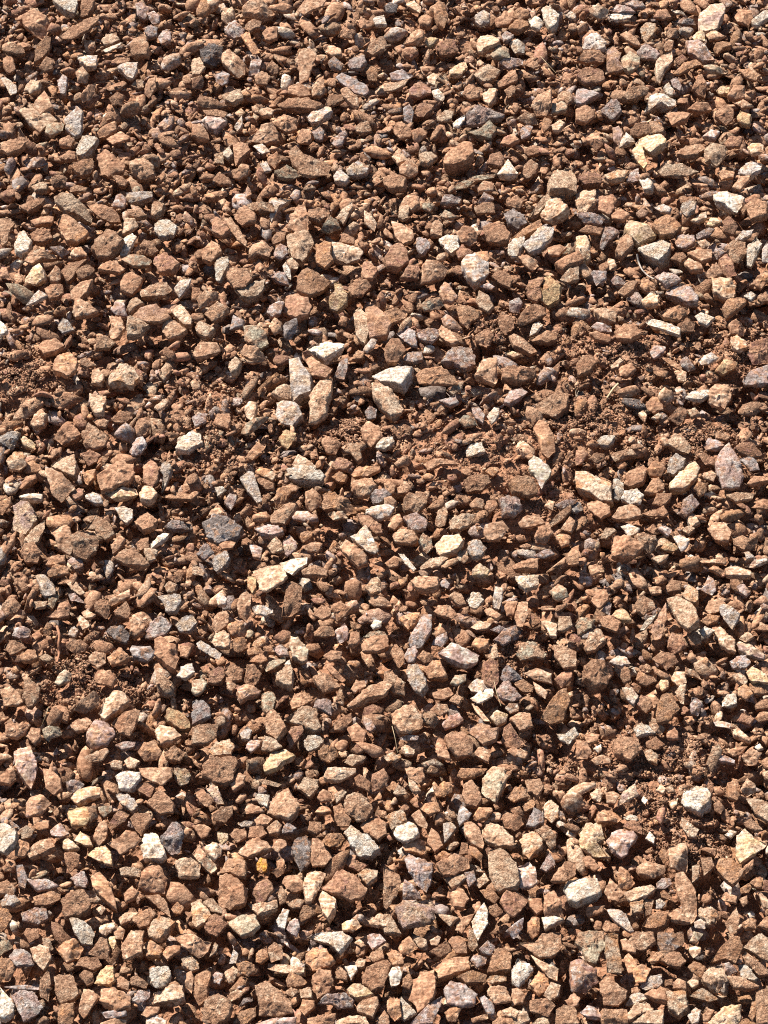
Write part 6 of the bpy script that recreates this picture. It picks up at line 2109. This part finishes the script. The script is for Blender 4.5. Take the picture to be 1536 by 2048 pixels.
def drop(count, dmin, dmax, lib, faces, sink, limit, tries, colours, frame, avoid=True, soil=None, pct=92):
    done = 0
    for _ in range(count):
        d = dmin * (dmax / dmin) ** (random.random() ** 1.3)
        el = random.uniform(.95, 1.75)
        ax = np.array([d * el, d * random.uniform(.6, 1.0), d * random.uniform(.24, .72)]) / 2
        M = rotm(random.uniform(0, 6.283), abs(random.gauss(0, .6)), random.uniform(0, 6.283))
        nx, ny, ok, lo, hi = ellipsoid(ax * .88, M)
        best = None
        for _t in range(tries):
            if soil is not None and random.random() < soil:
                x, y, rx, ry = random.choice(PATCH)
                a, q = random.uniform(0, 6.283), abs(random.gauss(0, .72))
                P = unproject(x + rx * q * math.cos(a), y + ry * q * math.sin(a), 0)
                x, y = P[0], P[1]
            else:
                x, y = random.uniform(frame[0], frame[1]), random.uniform(frame[2], frame[3])
                if abs(x) > .40 + .20 * (y + .53) / 1.3:
                    continue
            i, j = int((x - X0) / CELL), int((y - Y0) / CELL)
            if i - nx < 0 or j - ny < 0 or i + nx + 1 > NX or j + ny + 1 > NY:
                continue
            sub = HM[j - ny:j + ny + 1, i - nx:i + nx + 1]
            dz = (sub - lo)[ok]
            z = np.percentile(dz, pct) - sink * d
            top = z + ax[2] * .7 - LV[j, i]
            if top > limit:
                continue
            if avoid and seen(np.array([x, y, z + ax[2] * .3]), d / 2) > 1:
                continue
            if best is None or z < best[0]:
                best = (z, x, y, i, j)
        if best is None:
            continue
        z, x, y, i, j = best
        sub = HM[j - ny:j + ny + 1, i - nx:i + nx + 1]
        sub[ok] = np.maximum(sub, z + hi)[ok]
        SHv, mx = lib[random.randrange(len(lib))]
        V = (SHv * ax) @ M.T + np.array([x, y, z])
        code = random.choice(colours)
        ta, tb, dust = tints(code)
        if soil is not None:
            dust += .04
        m = mx[:, None]
        T = np.concatenate([ta * (1 - m) + tb * m, np.full((len(V), 1), dust), np.full((len(V), 1), random.uniform(.25, 1.0))], 1)
        heap.add(V, faces, T)
        done += 1
    return done

VIEW = (-.56, .56, -.62, .90)
import time
t0 = time.time()
a = drop(6500, .016, .028, LIB1, F1, .05, -.012, 2, MIXC, VIEW, avoid=False)
print('under layer', a, time.time() - t0)

stones = parse()                                  # largest first
N_THINGS = 300
LABELS = LABEL_TEXT.strip().split('\n')
for k, (code, poly, phrase) in enumerate(stones):
    fine = k < 620
    c0, V, F, T = stone(code, poly, 1000 + k, fine)
    if k < N_THINGS:
        me = make_mesh('stone', V, F, T, ROCK)
        o = bpy.data.objects.new('stone', me)
        o.location = c0
        o['label'] = LABELS[k]
        o['category'] = 'stone'
        o['group'] = 'larger stones lying in the gravel'
        C.objects.link(o)
    else:
        heap.add(V + c0, F, T)
print('traced', time.time() - t0)

CRUMB = [rock_shape(ico(1)[0], 300 + k, .28, 8) for k in range(24)]
b = drop(4600, .011, .024, LIB2, F2, .06, .005, 5, MIXC, VIEW)
print('middle', b, time.time() - t0)
c = drop(8500, .0065, .012, LIB2, F2, .08, .0045, 4, MIXS, VIEW)
print('small', c, time.time() - t0)
d = drop(15000, .0028, .0078, CRUMB, F1, .12, .004, 3, MIXS, VIEW, avoid=True, pct=80)
e = drop(30000, .0012, .0042, CRUMB, F1, .2, .004, 2, 'BBBBBBBRRRT', VIEW, avoid=True, soil=1.0, pct=75)
print('crumbs', d, e, time.time() - t0)

# gravel beyond the frame, laid at the surface
def beyond():
    n = 0
    y = -1.35
    while y < 1.9:
        x = -1.5
        while x < 1.5:
            xx, yy = x + random.uniform(-.006, .006), y + random.uniform(-.006, .006)
            if abs(xx) > .39 + .20 * (yy + .53) / 1.3 or yy < VIEW[2] + .01 or yy > VIEW[3] - .01:
                dd = random.uniform(.012, .026)
                ax = np.array([dd * random.uniform(1, 1.4), dd, dd * random.uniform(.5, .9)]) / 2
                M = rotm(random.uniform(0, 6.28), abs(random.gauss(0, .4)), random.uniform(0, 6.28))
                SHv, mx = random.choice(LIB1)
                V = (SHv * ax) @ M.T + np.array([xx, yy, level(xx, yy) - dd * .3 - random.uniform(0, .007)])
                ta, tb, dust = tints(random.choice(MIXC))
                m = mx[:, None]
                heap.add(V, F1, np.concatenate([ta * (1 - m) + tb * m, np.full((len(V), 1), dust), np.full((len(V), 1), random.uniform(.25, 1.0))], 1))
                n += 1
            x += .0125
        y += .0125
    return n
print('beyond', beyond())

me = make_mesh('gravel', np.concatenate(heap.V), np.concatenate(heap.F), np.concatenate(heap.T), ROCK)
o = bpy.data.objects.new('gravel', me)
o['kind'] = 'stuff'
o['label'] = 'red brown crushed gravel and soil crumbs between the larger stones'
C.objects.link(o)
print('verts', len(me.vertices), time.time() - t0)

# ------------------------------------------------------------ twigs and straws
TWIG = plain_material('dry_twig_bark', (0.36, 0.16, 0.08))
GREYT = plain_material('grey_dry_stem', (0.40, 0.34, 0.28))
STRAW = plain_material('dry_straw', (0.55, 0.40, 0.22), .6)

def twig(name, pts, r0, r1, mat, label, cat, group=None, lift=.004):
    P = []
    for px, py in pts:
        x = min(max(int(px / MS), 0), MW - 1); y = min(max(int(py / MS), 0), MH - 1)
        g = unproject(px, py, 0)
        i = min(max(int((g[0] - X0) / CELL), 0), NX - 1); j = min(max(int((g[1] - Y0) / CELL), 0), NY - 1)
        z = HM[max(0, j - 4):j + 5, max(0, i - 4):i + 5].max()
        P.append(unproject(px, py, min(z, level(g[0], g[1]) + .012) + lift))
    # finer line through the points
    Q = []
    for k in range(len(P) - 1):
        for t in range(6):
            Q.append(P[k] + (P[k + 1] - P[k]) * t / 6)
    Q.append(P[-1])
    Q = np.array(Q)
    for _ in range(3):
        Q[1:-1] = (Q[:-2] + Q[1:-1] * 2 + Q[2:]) / 4
    c = Q.mean(0)
    V, F = [], []
    n = len(Q)
    for k in range(n):
        t = Q[min(k + 1, n - 1)] - Q[max(k - 1, 0)]
        t /= np.linalg.norm(t)
        a = np.cross(t, [0, 0, 1.0]); a /= np.linalg.norm(a)
        b_ = np.cross(t, a)
        rr = (r0 + (r1 - r0) * k / (n - 1)) * (1 + .25 * n3(k * .7, pts[0][0], 0))
        for m in range(8):
            an = m * math.pi / 4
            V.append(Q[k] - c + (a * math.cos(an) + b_ * math.sin(an)) * rr)
    for k in range(n - 1):
        for m in range(8):
            m2 = (m + 1) % 8
            F.append((k * 8 + m, k * 8 + m2, (k + 1) * 8 + m2, (k + 1) * 8 + m))
    V.append(Q[0] - c); V.append(Q[-1] - c)
    for m in range(8):
        m2 = (m + 1) % 8
        F.append((m, len(V) - 2, len(V) - 2, m2)[:4]) if False else None
    F = [f for f in F if f]
    me = make_mesh(name, np.array(V), F, np.ones((len(V), 4)) * .3, mat)
    me.polygons.foreach_set('use_smooth', [True] * len(me.polygons))
    o = bpy.data.objects.new(name, me)
    o.location = c
    o['label'] = label; o['category'] = cat
    if group: o['group'] = group
    C.objects.link(o)

twig('twig', [(114, 1253), (119, 1270), (117, 1290), (119, 1305), (114, 1325)], .0013, .0009, TWIG, 'reddish bare twig standing between brown stones at the margin, forked in its middle', 'twig')
twig('dry_stem', [(1274, 508), (1277, 525), (1284, 540), (1296, 552), (1308, 558)], .0010, .0006, GREYT, 'grey curled dry stem hooked below a yellow cream slab', 'stem')
twig('straw', [(97, 1414), (91, 1432), (83, 1452)], .0003, .0002, STRAW, 'fine pale straw leaning over a shadow beside a tan block', 'straw', 'thin straws caught among the stones', .008)
twig('straw', [(784, 1452), (790, 1475), (795, 1505)], .00028, .00018, STRAW, 'fine upright straw beside a big dusty tan boulder', 'straw', 'thin straws caught among the stones', .008)
twig('straw', [(786, 1456), (792, 1482), (797, 1505)], .0004, .0003, STRAW, '', 'straw') if False else None
twig('straw', [(1081, 112), (1095, 128), (1112, 146)], .0003, .0002, STRAW, 'fine straw crossing a dark hollow near the far edge of the gravel', 'straw', 'thin straws caught among the stones', .008)
twig('straw', [(988, 1362), (993, 1385), (1002, 1412)], .00028, .00018, STRAW, 'fine straw lying over a pinkish grey stone with rounded back', 'straw', 'thin straws caught among the stones', .008)
twig('root', [(1236, 768), (1226, 778), (1214, 796)], .0014, .0008, STRAW, 'short tan root poking out of crumbly red soil', 'root')
